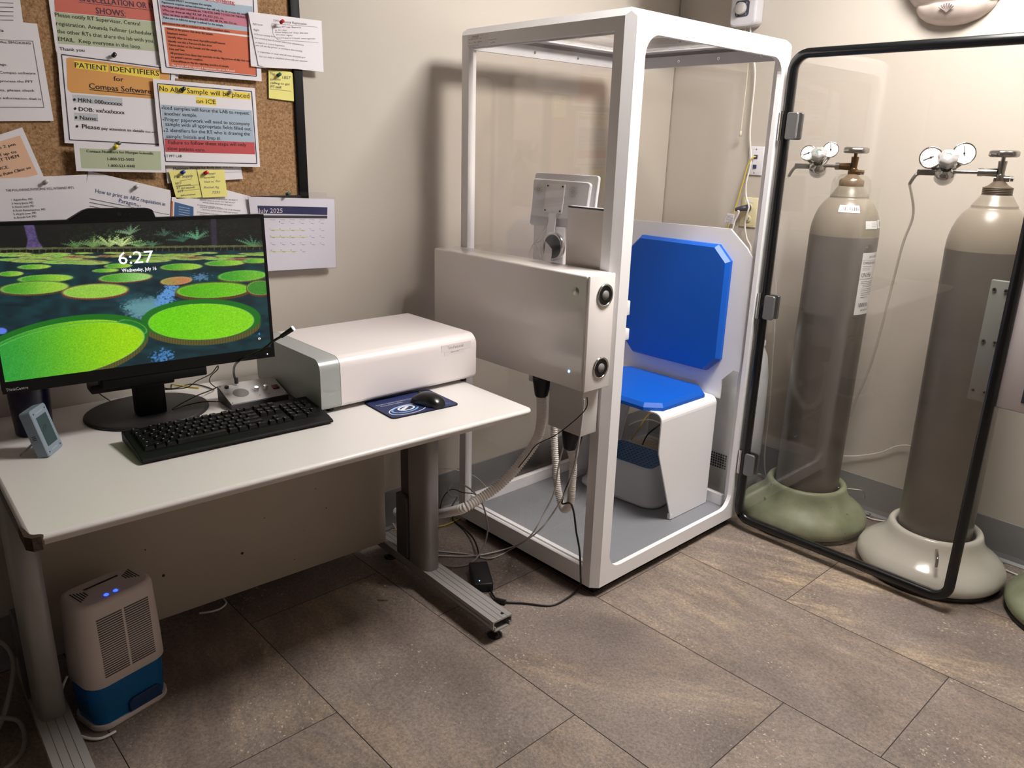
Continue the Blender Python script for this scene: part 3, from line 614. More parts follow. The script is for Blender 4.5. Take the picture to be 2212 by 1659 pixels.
def screen_paint(U, V):
    rs = np.random.RandomState(5); H_, W2 = U.shape
    def sm(a, b, x): t = np.clip((x-a)/(b-a), 0, 1); return t*t*(3-2*t)
    def noise(fx, fy, seed):
        r = np.random.RandomState(seed); g = r.rand(90, 160)
        x = (U*fx) % 158; y = (V*fy) % 88; xi = np.floor(x).astype(int); yi = np.floor(y).astype(int); tx = x-xi; ty = y-yi; tx = tx*tx*(3-2*tx); ty = ty*ty*(3-2*ty)
        return (g[yi, xi]*(1-tx)+g[yi, xi+1]*tx)*(1-ty)+(g[yi+1, xi]*(1-tx)+g[yi+1, xi+1]*tx)*ty
    img = np.zeros(U.shape+(3,)); n1 = noise(.05, .12, 1); n2 = noise(.25, .45, 2); n3 = noise(.9, 1.1, 3)
    img[:] = np.array([6, 30, 38]); img += (n1[..., None]*np.array([6, 26, 24]))
    def blend(mask, col):
        m_ = np.clip(mask, 0, 1)[..., None]; img[:] = img*(1-m_)+np.array(col)*m_
    # sky reflection on the water
    ed = .5*n2+.35*n3
    d = ((U-318)/66)**2+((V-666)/30)**2+ed-.4; blend((1-sm(.3, .9, d))*.8, (118, 168, 176)); d = ((U-345-(668-V)*.55)/30)**2+((V-640)/46)**2+ed*1.6-.5; blend(1-sm(.35, .75, d), (92, 146, 206))
    d = ((U-352+(V-760)*.2)/34)**2+((V-770)/24)**2+ed*1.8-.5; blend(1-sm(.3, .7, d), (70, 128, 190)); d = ((U-435)/34)**2+((V-598)/12)**2+ed*1.8-.5; blend((1-sm(.3, .8, d))*.7, (110, 150, 190))
    d = ((U-3)/14)**2+((V-715)/8)**2; blend(1-sm(.5, 1, d), (90, 120, 220)); d = ((U-290)/70)**2+((V-645)/16)**2+ed-.3; blend((1-sm(.3, .9, d))*.35, (70, 110, 120))
    hz = 538-.012*U
    # forest
    top = V < hz+6; img[top] = np.array([8, 9, 9])+n1[top][:, None]*10
    def fronds(cx, cy, R, n, seed, col, w_=1.5, up=1.0):
        r = np.random.RandomState(seed)
        for k in range(n):
            a = PI*(.08+.84*(k+.5)/n)+r.randn()*.12; L_ = R*(.6+.5*r.rand()); x1 = cx+math.cos(a)*L_*1.25; y1 = cy-math.sin(a)*L_*up
            t = np.clip(((U-cx)*(x1-cx)+(V-cy)*(y1-cy))/max(1, (x1-cx)**2+(y1-cy)**2), 0, 1); bend = 4*t*t
            d = np.hypot(U-(cx+(x1-cx)*t), V-(cy+(y1-cy)*t)-bend); ww = w_*(1.3-t)+1.6*(np.sin(t*L_*1.6) > 0); f = .65+.5*r.rand()
            blend((1-sm(ww*.5, ww+.6, d))*top*.9, tuple(min(255, c*f) for c in col))
    fol = sm(.5, .72, n2)*sm(.35, .6, n3); reg = np.exp(-((U-235)/85)**2)*np.exp(-((V-512)/24)**2); blend(np.clip(fol*reg*1.2, 0, 1)*top, (40, 66, 36))
    reg = np.exp(-((U-420)/120)**2)*np.exp(-((V-500)/26)**2); blend(np.clip(fol*reg, 0, 1)*top, (36, 56, 46))
    for a in ((165, 534, 26, 9, 1, (84, 120, 70)), (200, 532, 34, 11, 2, (120, 160, 90)), (236, 531, 42, 13, 3, (170, 196, 120)), (262, 530, 34, 11, 4, (180, 200, 130)), (300, 532, 26, 9, 5, (110, 150, 96)), (330, 530, 20, 7, 6, (70, 110, 80)), (395, 520, 30, 9, 7, (60, 110, 84)), (425, 515, 34, 9, 8, (84, 140, 104)), (548, 532, 34, 8, 9, (70, 120, 84)), (355, 508, 24, 7, 10, (60, 90, 70)), (280, 505, 30, 9, 11, (100, 130, 96))): fronds(*a)
    tr = np.abs(U-(62+(V-485)*.26))-(11+8*sm(515, 540, V)); blend((1-sm(-2, 2, tr))*top*(.6+.4*n2), (96, 78, 130)); tr = np.abs(U-(461+(V-485)*.05))-6; blend((1-sm(-2, 2, tr))*top*.5, (70, 60, 84))
    blend((np.abs(V-hz) < 2.5)*(.4+.6*n3), (110, 116, 70)); blend((V > hz+2)*(V < hz+9)*1.0, (14, 16, 12)); blend(((V > hz+2) & (V < hz+9) & ((U % 14) < 2))*.6, (96, 96, 80))
    def pad(cx, cy, rx, ry, rot, c1, c2, rim=None, notch=None, rimw=.13, deep=0):
        c_, s_ = math.cos(rot), math.sin(rot)
        def dd(oy, k=1.0):
            x = U-cx; y = V-cy-oy; X = (x*c_+y*s_)/(rx*k); Y = (-x*s_+y*c_)/(ry*k); return X*X+Y*Y, X, Y
        e = 1.6/max(ry, 4)
        if deep:
            D, X, Y = dd(deep); blend(1-sm(1-e, 1+e, D), (92, 84, 40) if rim is None else rim); st = (np.sin(U*1.1) > .3); blend((1-sm(1-e, 1+e, D))*st*.35, (30, 40, 16))
        D, X, Y = dd(0); blend(1-sm(1-e, 1+e, D), (22, 104, 24) if rim is None else tuple(.55*a+.45*b_ for a, b_ in zip(rim, c1)))
        D, X, Y = dd(ry*rimw*.55, 1-rimw*.6); t = sm(-.9, .9, X)[..., None]; col = np.array(c1)*(1-t)+np.array(c2)*t; col = col*(.86+.28*n3[..., None]); m_ = (1-sm(1-e, 1+e, D))[..., None]; img[:] = img*(1-m_)+col*m_
        blend((np.abs(D-1) < e*.8)*.35, (190, 220, 150))
        if notch is not None:
            a = notch; blend(((np.abs(U-(cx+a)) < 1.6+.12*np.abs(V-cy+ry)) & (V < cy-ry*.45) & (V > cy-ry*1.25)), (10, 60, 26))
    G1, G2 = (70, 150, 40), (150, 196, 60)
    r = np.random.RandomState(11)
    for k in range(46):
        v = 546+r.rand()**1.3*22; u = r.rand()*600-10; rx = 14+(v-540)*1.0+r.rand()*14; red = r.rand() < .22
        pad(u, v, rx, 1.8+(v-545)*.11, 0, (120, 64, 50) if red else (100+r.rand()*30, 150+r.rand()*30, 64), (150, 170, 80), (96, 70, 40), rimw=.3)
    for a in ((391.6, 576, 46, 7.5), (486, 568, 44, 6), (74, 576, 36, 5), (24, 591, 27, 5.5), (255, 574, 30, 5), (228, 584, 28, 4), (555, 563, 30, 5)): pad(*a, -.03, G1, G2, (70, 60, 34), deep=2)
    pad(98, 601, 61, 8.5, -.04, G1, G2, (60, 90, 34), deep=2); pad(74, 621, 77, 14, -.05, G1, G2, (86, 60, 34), deep=4); pad(206, 628, 73, 15.5, -.05, (140, 190, 66), (150, 200, 66), (120, 56, 44), deep=4)
    pad(271, 599, 59, 10, -.05, G1, (150, 200, 110), (110, 54, 44), deep=3); pad(381, 606, 35, 8.5, -.08, (150, 140, 70), (190, 120, 80), (126, 52, 40), deep=2); pad(523, 595, 54, 12, -.05, (60, 150, 40), (110, 180, 50), deep=3)
    pad(460, 626, 82, 17, -.04, (84, 170, 20), (110, 190, 30), deep=6, rim=(90, 60, 30)); pad(562, 621, 30, 16, -.02, (60, 130, 40), (60, 130, 40), (110, 50, 34), deep=4)
    pad(434.5, 690, 129, 44, -.03, (104, 200, 10), (128, 206, 24), deep=12, rimw=.2); pad(128, 752, 196, 64, -.2, (34, 140, 50), (150, 206, 10), deep=12, rimw=.16); pad(286, 706, 34, 14, .30, (26, 112, 30), (26, 112, 30), (26, 112, 30), rimw=.1); pad(132, 760, 184, 55, -.2, (40, 146, 56), (150, 206, 10), (40, 146, 40), rimw=.02); blend((np.abs(np.sin((U+.3*V)*.12)) < .05)*(V > 770)*(V < 815)*(U < 200)*.25, (120, 190, 120))
    return np.clip(img, 0, 255)
def build_screen():
    W2, H2 = 520, 292
    xs = np.linspace(-SW/2, SW/2, W2+1); zs = np.linspace(-SH/2, SH/2, H2+1); X, Z = np.meshgrid(xs, zs)
    M3 = np.array(MM)[:3, :]; P = np.stack([X.ravel(), np.full(X.size, -.0004), Z.ravel(), np.ones(X.size)]); Wp = (M3 @ P).T
    U, V = proj(Wp); U = U.reshape(X.shape); V = V.reshape(X.shape)
    img = screen_paint(U, V)/255.0; img = np.where(img <= .04045, img/12.92, ((img+.055)/1.055)**2.4)
    idx = np.arange(X.size).reshape(X.shape)
    F = np.stack([idx[:-1, :-1], idx[:-1, 1:], idx[1:, 1:], idx[1:, :-1]], -1).reshape(-1, 4)
    me = bpy.data.meshes.new('screen'); me.from_pydata((Wp-np.array(pc.location)).tolist(), [], F.tolist())
    a = me.attributes.new('pic', 'FLOAT_COLOR', 'POINT'); a.data.foreach_set('color', np.concatenate([img.reshape(-1, 3), np.ones((X.size, 1))], 1).ravel())
    m = bpy.data.materials.new('screen_picture'); m.use_nodes = True; nt = m.node_tree; bs = nt.nodes['Principled BSDF']
    at_ = N(nt, 'ShaderNodeAttribute', attribute_name='pic'); nt.links.new(at_.outputs['Color'], bs.inputs['Emission Color']); bs.inputs['Emission Strength'].default_value = 1.0/2**EXPO
    bs.inputs['Base Color'].default_value = (.01, .01, .01, 1); bs.inputs['Roughness'].default_value = .25; me.materials.append(m)
    o = bpy.data.objects.new('screen', me); COL.objects.link(o); o.parent = pc
    mt = mat('screen_white', (255, 255, 255), .5, emit=(255, 255, 255), es=1.0/2**EXPO)
    mb = MB(pc.location); fl = Flat(MM @ Vector((0, -.0008, 0)), -(yv), mb)
    fl.text('6:27', 257, 571, 333, 566.5, 26, mt, 0, bold=.006); mb.build('clock_digits', o)
    mb = MB(pc.location); fl.mb = mb; fl.text('Wednesday, July 16', 263.5, 588, 338, 583, 7.5, mt, 0, bold=.006); mb.build('date_text', o)
    mb = MB(pc.location); fl.mb = mb; fl.text('o', 558, 733.5, 563, 733, 6, mt, 0, bold=.04); mb.build('status_icon', o)
    mb = MB(pc.location); fl.mb = mb; fl.text('4', 557, 724, 562, 723.5, 5, mat('screen_blue', (60, 110, 190), .5, emit=(70, 130, 220), es=.8/2**EXPO), 0, bold=.03); mb.build('status_icon', o)
build_screen()
mb = MB(off)
mb.prism([(-.135, SH/2+.006), (.052, SH/2+.006), (.046, SH/2+.026), (.036, SH/2+.030), (-.085, SH/2+.032), (-.098, SH/2+.028)], 1, .0, .028, M_bez, .002, M=MM)
for k in (-.045, -.022, 0): mb.cyl(MM @ Vector((k-.005, -.0005, SH/2+.018)), MM @ Vector((k-.005, .002, SH/2+.018)), .0045 if k > -.04 and k < -.01 else .0025, M_blackg, n=14)
mb.build('webcam', pc)
mb = MB(off); mb.box((-.11, .0, -SH/2-.050), (.13, .06, -SH/2-.026), M_bez, .003, M=MM); mb.box((-.13, .04, -SH/2-.068), (.06, .10, -SH/2-.046), M_bez, .004, M=MM); mb.build('mount_block', pc)
mb = MB(off); mb.box((-1.135, .585, DZ+.006), (-1.065, .635, .98), M_bez, .008); mb.build('stand_post', pc)
mb = MB(off); mb.lathe([(0, .0), (.150, .0), (.152, .003), (.151, .007), (.146, .010), (0, .0105)], mat('charcoal_base', (40, 38, 38), .5), (-1.098, .640, DZ), 56, sx=1.0, sy=.92); mb.build('stand_base', pc)
# ------------------------------------------------------------------ keyboard
KY = math.radians(-3.2)
kb = thing('keyboard', 'full size black keyboard with a wrist rest on the desk', 'keyboard', (-1.228, .290, DZ), KY)
M_key = mat('key_black', (12, 12, 13), .34, spec=.35); M_leg_t = mat('key_legend', (150, 150, 150), .6)
KL, KD = .462, .163
mb = MB(); zz = [(0, .004), (.0, .009), (.004, .012), (.026, .018), (KD-.004, .032), (KD, .028), (KD, .006), (.02, .004)]
mb.prism(zz, 0, 0, KL, M_bez, .0015, smooth=False)
mb.build('keyboard_case', kb)
for xx in (.03, KL-.03):
    MB().box((xx-.012, .01, 0), (xx+.012, .03, .0045), M_bez).build('foot', kb)
    MB().box((xx-.012, KD-.035, 0), (xx+.012, KD-.012, .0075), M_bez).build('foot', kb)
def key_mesh(w, d, name='key'):
    o = MB(); a, b_ = .0006, .0028
    vs = [(a, a, 0), (w-a, a, 0), (w-a, d-a, 0), (a, d-a, 0), (b_, b_, .0085), (w-b_, b_, .0085), (w-b_, d-b_*.7, .0085), (b_, d-b_*.7, .0085), (w/2, d/2, .0075)]
    o.add(vs, [(0, 1, 5, 4), (1, 2, 6, 5), (2, 3, 7, 6), (3, 0, 4, 7), (4, 5, 8), (5, 6, 8), (6, 7, 8), (7, 4, 8)], M_key)
    o.box((w*.3, d*.62, .0079), (w*.3+.0028, d*.62+.0032, .0082), M_leg_t)
    return o
U1 = .0187
slope = (.032-.018)/(KD-.004-.026)
rows = []
y0 = .032
def row(y, ks): rows.append((y, ks))
row(0, [(0, 1.25), (1.25, 1.25), (2.5, 1.25), (3.75, 6.25), (10, 1.25), (11.25, 1.25), (12.5, 1.25), (13.75, 1.25), (15.25, 1), (16.25, 1), (17.25, 1), (18.5, 2), (20.5, 1)])
row(1, [(0, 2.25)]+[(2.25+k, 1) for k in range(10)]+[(12.25, 2.75), (16.25, 1), (18.5, 1), (19.5, 1), (20.5, 1), (21.5, 1)])
row(2, [(0, 1.75)]+[(1.75+k, 1) for k in range(11)]+[(12.75, 2.25), (18.5, 1), (19.5, 1), (20.5, 1)])
row(3, [(0, 1.5)]+[(1.5+k, 1) for k in range(12)]+[(13.5, 1.5), (15.25, 1), (16.25, 1), (17.25, 1), (18.5, 1), (19.5, 1), (20.5, 1), (21.5, 1)])
row(4, [(k, 1) for k in range(13)]+[(13, 2), (15.25, 1), (16.25, 1), (17.25, 1), (18.5, 1), (19.5, 1), (20.5, 1), (21.5, 1)])
row(5.25, [(0, 1)]+[(2+k, 1) for k in range(4)]+[(6.5+k, 1) for k in range(4)]+[(11+k, 1) for k in range(4)]+[(15.25, 1), (16.25, 1), (17.25, 1)])
cache = {}; cnt = 0; rest = MB()
for ry, ks in rows:
    for kx, w_ in ks:
        px, py = .016+kx*U1*1.02, y0+ry*.0187; pz = .018+(py-.026)*slope+.0005; cnt += 1
        if cnt > 100:
            t = key_mesh(w_*U1, .0187); rest.add([v+Vector((px, py, pz)) for v in t.v], t.f[:8], M_key); continue
        if w_ not in cache:
            o = key_mesh(w_*U1, .0187).build('key', kb); cache[w_] = o
        else: o = cache[w_].copy(); COL.objects.link(o); o.parent = kb
        o.location = (px, py, pz)
if rest.v: tag(rest.build('keys', kb), kind='stuff')
# ------------------------------------------------------------------ desk clutter
# navy pen cup
cp = MB((-1.365, .655, DZ)); M_navy = mat('navy_plastic', (8, 9, 46), .3)
cp.lathe([(0, 0), (.037, 0), (.040, .003), (.0455, .125), (.047, .128), (.044, .128), (.039, .006), (0, .005)], M_navy, (-1.355, .660, DZ), 40)
tag(cp.build('pen_cup'), 'dark blue cup standing behind the small grey gauge', 'cup')
nt_ = MB((-1.37, .65, DZ+.01)); nt_.box((-1.384, .655, DZ+.012), (-1.352, .658, DZ+.150), C_['note'], M=Matrix.Rotation(0, 4, 'Z')); tag(nt_.build('paper_slip'), 'pale yellow paper slip standing in the dark blue cup', 'paper')
# thermometer
th = thing('thermometer', 'small grey blue digital thermometer leaning on a wire stand', 'thermometer', tuple(Vector((-1.37, .46, DZ))))
eb = Vector((.043, .058, 0)).normalized(); up = Vector((-.8*.0269, .6*.0269, .1074)); uh = up.length; up = up.normalized(); nn = eb.cross(up).normalized()
if nn.dot(Vector((-1, -1, 0))) < 0 and nn.x < 0: pass
B0 = Vector((-1.37, .46, DZ+.002)); TM = Matrix(((eb.x, up.x, nn.x, B0.x), (eb.y, up.y, nn.y, B0.y), (eb.z, up.z, nn.z, B0.z), (0, 0, 0, 1)))
M_tg = mat('slate_blue_plastic', (132, 146, 160), .4)
mb = MB(th.location); mb.prism(rrect(0, 0, .071, uh, .006), 2, -.026, 0, M_tg, .002, M=TM)
for x, y in ((.010, .010), (.061, .010), (.010, uh-.010), (.061, uh-.010)): mb.cyl(TM @ Vector((x, y, 0)), TM @ Vector((x, y, .0006)), .0018, M_black, n=10)
put_text(mb, 'THERMOMETER', (.018, uh-.0125, .0004), (1, 0, 0), (0, 1, 0), .003, mat('pale_grey_print', (200, 204, 208), .6), .01, .03, M=TM)
put_text(mb, 'traceable', (.022, .010, .0004), (1, 0, 0), (0, 1, 0), .003, mat('pale_grey_print', (200, 204, 208), .6), .01, .024, M=TM)
for k in range(3): mb.box((-.0004, .045+k*.004, -.018), (.0002, .0465+k*.004, -.010), M_black, M=TM)
mb.build('housing', th)
mb = MB(th.location); mb.prism(rrect(.013, .022, .058, uh-.020, .002), 2, -.001, .0008, mat('lcd_grey_green', (66, 82, 84), .15), M=TM); put_text(mb, '72', (.018, .055, .001), (1, 0, 0), (0, 1, 0), .014, mat('lcd_digits', (40, 54, 58), .4), .02, M=TM); mb.build('display', th)
mb = MB(th.location); a_ = TM @ Vector((.02, .040, -.026)); bpt = Vector((a_.x-.030, a_.y+.018, DZ+.001)); mb.tube([a_, (a_+bpt)/2, bpt, bpt+eb*.03, TM @ Vector((.05, .040, -.026))], .0013, M_steel, n=6); mb.build('wire_stand', th)
# intercom with gooseneck
ic = thing('intercom', 'silver and black desk intercom with a bent gooseneck microphone', 'intercom', (-.926, .516, DZ), math.radians(-2.9))
M_icb = mat('dark_grey_metal', (52, 50, 52), .45)
mb = MB(); mb.prism([(0, .0), (.10, 0), (.10, .043), (.0, .016)], 0, 0, .161, M_icb, .001); mb.build('body', ic)
sl = Vector((0, .10, .027)).normalized(); IM = Matrix.Translation((0, 0, .0165)) @ Matrix(((1, 0, 0, 0), (0, sl.y, -sl.z, 0), (0, sl.z, sl.y, 0), (0, 0, 0, 1)))
mb = MB(); mb.box((.001, .001, 0), (.160, .103, .0015), mat('brushed_faceplate', (208, 206, 204), .38, metal=.35), .0005, M=IM)
for x, y in ((.006, .006), (.155, .006), (.006, .097), (.155, .097)): mb.cyl(IM @ Vector((x, y, .001)), IM @ Vector((x, y, .003)), .0018, M_steel, n=10)
mb.build('faceplate', ic)
mb = MB(); mb.cyl(IM @ Vector((.045, .048, .0015)), IM @ Vector((.045, .048, .0025)), .021, mat('speaker_mesh', (150, 146, 144), .6, metal=.5, bump=1.0, bscale=900), n=36); mb.build('speaker_grille', ic)
for x in (.087, .113):
    mb = MB(); mb.cyl(IM @ Vector((x, .045, .001)), IM @ Vector((x, .045, .014)), .0065, M_chrome, r2=.0055, n=20); mb.cyl(IM @ Vector((x, .020, .001)), IM @ Vector((x, .020, .0022)), .0012, M_black, n=8); mb.build('volume_knob', ic)
mb = MB(); mb.box((.133, .036, .001), (.151, .055, .005), mat('red_rocker', (110, 14, 26), .2), .001, M=IM); mb.build('rocker_switch', ic)
mb = MB(); mb.cyl(IM @ Vector((.02, .085, .001)), IM @ Vector((.02, .085, .006)), .006, M_black, n=14); mb.cyl(IM @ Vector((.118, .06, .001)), IM @ Vector((.118, .06, .004)), .002, M_chrome, n=8); mb.build('jack', ic)
inv = (Matrix.Translation(ic.location) @ Matrix.Rotation(math.radians(-2.9), 4, 'Z')).inverted()
path = [at(511, 828, y=.600), at(505, 808, y=.59), at(507, 790, y=.53), at(520, 777, y=.465), at(547, 764, y=.445), at(570, 753, y=.42), at(590, 737, y=.41), at(607, 727, y=.40)]
mb = MB(); mb.tube([inv @ p_ for p_ in path], .0033, mat('gooseneck_metal', (70, 68, 66), .22, metal=.9), n=10, sub=5)
mb.cyl(inv @ path[0], inv @ (path[0]+Vector((0, 0, .016))), .0055, M_icb, n=14); mb.build('gooseneck', ic)
tipA, tipB = inv @ at(607, 727, y=.40), inv @ at(634, 709, y=.38)
mb = MB(); mb.cyl(tipA, tipB, .0052, mat('mic_black_gloss', (24, 24, 24), .12), r2=.0065, n=18); d_ = (tipB-tipA).normalized(); mb.lathe([(.0066, -.002), (.0072, 0), (.0066, .001), (.0035, .001), (.003, -.001), (0, -.001)], mat('white_ring', (250, 250, 250), .4, emit=(255, 255, 255), es=.2), tipB, 18, d_); mb.build('microphone_head', ic)
# converter box
CVY = math.radians(-.8)
cv = thing('converter_box', 'low rounded white equipment box with a grey end cap on the desk', 'equipment box', (-.760, .335, DZ), CVY)
CL, CD, CZ0, CZ1 = .528, .385, .012, .150
def rounded_x(mb, x0, x1, m, ins=0.0):
    P = []; r1, r2 = .030, .012
    a0, a1, z0, z1 = ins, CD-ins, CZ0+ins, CZ1-ins
    for cx, cz, st, r in ((a0+r1, z1-r1, PI/2, r1), (a0+r2, z0+r2, PI, r2), (a1-r2, z0+r2, 3*PI/2, r2), (a1-r1, z1-r1, 0, r1)):
        for k in range(9): t = st+PI/2*k/8; P.append((cx+r*math.cos(t), cz+r*math.sin(t)))
    vs = [(x0, p_[0], p_[1]) for p_ in P]+[(x1, p_[0], p_[1]) for p_ in P]; n = len(P)
    mb.add(vs, [(k, (k+1) % n, n+(k+1) % n, n+k) for k in range(n)], m, True); mb.add(vs[:n], [list(range(n))], m); mb.add(vs[n:], [list(range(n))[::-1]], m)
    return P
M_cv = mat('satin_white', (234, 226, 226), .3, spec=.5); M_cap = mat('silver_grey_plastic', (168, 172, 170), .35, metal=.15)
mb = MB(); rounded_x(mb, .0595, CL-.006, M_cv); rounded_x(mb, CL-.006, CL, M_cv, .005)
put_text(mb, 'Turn off end of shift', (CL-.112, -.0008, .117), (1, 0, 0), (0, 0, 1), .0085, M_grey_ink, 0, .058); put_text(mb, 'Button on Back', (CL-.100, -.0008, .105), (1, 0, 0), (0, 0, 1), .004, M_grey_ink, 0, .030)
mb.build('housing', cv)
mb = MB(); mb.box((CL-.135, -.0006, .110), (CL-.025, 0, .131), mat('label_tape', (233, 226, 226), .25)); mb.box((CL-.125, -.0006, .098), (CL-.05, 0, .109), mat('label_tape', (233, 226, 226), .25)); mb.build('label_tape', cv)
mb = MB(); rounded_x(mb, 0, .058, M_cap); put_text(mb, 'Vitalograph', (.013, -.0006, .062), (1, 0, 0), (0, 0, 1), .006, mat('faint_print', (196, 200, 200), .5), .01, .036); put_text(mb, 'Model PFT', (.022, -.0006, .052), (1, 0, 0), (0, 0, 1), .004, mat('faint_print', (196, 200, 200), .5), .01, .018); mb.build('end_cap', cv)
for x, y in ((.04, .03), (CL-.03, .03), (.04, CD-.03), (CL-.03, CD-.03)): MB().cyl((x, y, 0), (x, y, .014), .010, M_black, n=16).build('rubber_foot', cv)
# mouse pad and mouse
PDY = math.radians(-4.2)
pd = thing('mouse_pad', 'dark blue mouse pad with a round logo partly under the white box', 'mouse pad', (-.632, .195, DZ), PDY)
M_padb = mat('pad_navy', (32, 42, 88), .6); M_lw = mat('pad_white_print', (222, 226, 236), .6); M_lb = mat('pad_blue_print', (110, 170, 226), .6)
mb = MB(); mb.prism(rrect(0, 0, .213, .165, .014), 2, 0, .003, mat('pad_edge_black', (10, 10, 16), .8)); mb.prism(rrect(.002, .002, .211, .163, .012), 2, .003, .0033, M_padb)
def ering(cx, cy, a, b_, w_, m, z, t0=0, t1=2*PI, rot=0):
    n = 40; vs = []; fs = []
    for k in range(n+1):
        t = t0+(t1-t0)*k/n
        for rr in (0, w_):
            x, y = (a-rr)*math.cos(t), (b_-rr)*math.sin(t); vs.append((cx+x*math.cos(rot)-y*math.sin(rot), cy+x*math.sin(rot)+y*math.cos(rot), z))
    for k in range(n): fs.append((2*k, 2*k+2, 2*k+3, 2*k+1))
    mb.add(vs, fs, m)
ering(.072, .043, .060, .034, .0028, M_lw, .0035, rot=.15); ering(.066, .048, .043, .026, .0055, M_lb, .0036, rot=.15, t0=.5, t1=5.9); ering(.072, .052, .027, .018, .0055, M_lw, .0038, rot=.15)
mb.prism([(.048, .047), (.056, .036), (.064, .045), (.085, .060), (.078, .064)], 2, .0036, .0040, M_lw)
for t, x, y, ww in (('Complete Pulmonary Function Testing Software', .014, .112, .150), ('Powered by ComPAS2', .022, .099, .068)): put_text(mb, t, (x, y, .0036), (1, 0, 0), (0, 1, 0), .006, M_lw, .02, ww)
put_text(mb, 'Morgan', (.168, .030, .0036), (1, 0, 0), (0, 1, 0), .006, mat('pad_red_print', (150, 80, 110), .6), .01, .026); put_text(mb, 'SCIENTIFIC', (.172, .020, .0036), (1, 0, 0), (0, 1, 0), .004, M_lb, .01, .026)
mb.build('pad', pd)
mc = at(925, 873, z=DZ+.004)
ms = thing('computer_mouse', 'black computer mouse lying on the blue mouse pad', 'mouse', (mc.x+.004, mc.y+.006, DZ+.0036), math.radians(104))
def mouse_shell(mb, m):
    nx, ny = 26, 18; vs = []; fs = []
    L_, Wd = .105, .060
    for i in range(nx+1):
        s = i/nx; x = (s-.5)*L_
        wv = Wd/2*(1-abs(2*s-1)**3.2)**.42*(.93+.07*math.cos(s*2*PI)); hv = .034*(math.sin(PI*min(1, max(0, .12+.80*s)))**.8)*(1-abs(2*s-1)**6)**.3
        for j in range(ny+1):
            t = PI*j/ny; y = -wv*math.cos(t); z = hv*math.sin(t)**.55; vs.append((x, y, z))
    for i in range(nx):
        for j in range(ny): k = i*(ny+1)+j; fs.append((k, k+1, k+ny+2, k+ny+1))
    mb.add(vs, fs, m, True)
mb = MB(); mouse_shell(mb, mat('mouse_black', (22, 22, 25), .28)); mb.build('shell', ms)
mb = MB(); mb.lathe([(0, -.003), (.006, -.003), (.0065, 0), (.006, .003), (0, .003)], mat('wheel_dark', (46, 44, 46), .4), (.030, 0, .0225), 16, (0, 1, 0)); mb.build('scroll_wheel', ms)
# cables on the desk
def cable(name, label, pts, r, m, cat='cable', group=None, n=8, sub=6, rf=None):
    pts = [Vector(p_) for p_ in pts]; mb = MB(tuple(pts[0])); mb.tube(pts, r, m, n=n, sub=sub, rf=rf); return tag(mb.build(name), label, cat, group)
M_cb = mat('cable_black', (16, 16, 16), .4); M_cw = mat('cable_white', (226, 222, 218), .4); M_cy = mat('cable_yellow', (214, 190, 70), .45); M_cg = mat('cable_grey', (150, 146, 146), .4)
zd = DZ+.003
cable('cable', 'black keyboard cable looping over the monitor base', [at(480, 868, z=zd+.02)+Vector((0, .0, 0)), at(440, 868, z=DZ+.02), at(400, 876, z=DZ+.016), at(374, 885, z=DZ+.015), at(380, 878, z=DZ+.02), at(420, 857, z=DZ+.022), at(455, 843, z=zd+.01), at(470, 836, z=zd+.01)], .0017, M_cb, 'cable', 'black desk cables')
cable('cable', 'thin black cable rising in a narrow loop beside the monitor', [at(345, 842, z=zd), at(400, 838, z=zd+.01), at(425, 823, z=zd+.03), at(455, 808, z=zd+.055), at(467, 794, z=zd+.075), at(471, 790, z=zd+.08), at(470, 798, z=zd+.07), at(456, 812, z=zd+.05), at(453, 825, z=zd+.03), at(467, 838, z=zd+.01)], .0014, M_cb, 'cable', 'black desk cables')
cable('cable', 'black cable lying across the desk behind the monitor base', [at(330, 832, z=zd), at(370, 840, z=zd), at(410, 830, z=zd), at(440, 834, z=zd), at(462, 842, z=zd)], .0018, M_cb, 'cable', 'black desk cables')
cable('cable', 'yellow cable lying on the desk behind the monitor base', [at(330, 824, z=zd), at(360, 828, z=zd), at(395, 834, z=zd), at(430, 838, z=zd)], .0022, M_cy)
cable('cable', 'thin dark cable hanging down the wall left of the monitor post', [at(208, 836, y=.81), at(215, 850, y=.805), at(232, 862, y=.80), at(240, 868, z=zd)], .0015, M_cb, 'cable', 'black desk cables')
# ------------------------------------------------------------------ things under the desk
dh = thing('dehumidifier', 'white slatted dehumidifier with a blue water tank and two blue lights', 'dehumidifier', (-1.377, .385, 0), math.radians(13))
DW, DD = .205, .135
def loft(mb, secs, m, n=8, cap=True):
    """secs: (z, x0, y0, x1, y1, r)"""
    Ls = [[(x, y, z) for x, y in rrect(x0, y0, x1, y1, r, n)] for z, x0, y0, x1, y1, r in secs]; k_ = len(Ls[0]); vs = [p_ for l in Ls for p_ in l]; fs = []
    for i in range(len(Ls)-1):
        for k in range(k_): fs.append((i*k_+k, i*k_+(k+1) % k_, (i+1)*k_+(k+1) % k_, (i+1)*k_+k))
    mb.add(vs, fs, m, True)
    if cap: mb.add(Ls[0][::-1], [list(range(k_))], m); mb.add(Ls[-1], [list(range(k_))], m)
M_dh = mat('warm_white_plastic', (214, 202, 198), .4)
mb = MB(); loft(mb, [(.122, .004, .004, DW-.004, DD-.004, .038), (.126, 0, 0, DW, DD, .04), (.20, .001, .001, DW-.001, DD-.001, .04), (.335, .006, .006, DW-.006, DD-.006, .038), (.345, .010, .010, DW-.010, DD-.010, .034), (.347, .016, .016, DW-.016, DD-.016, .030)], M_dh); mb.build('body', dh)
mb = MB()
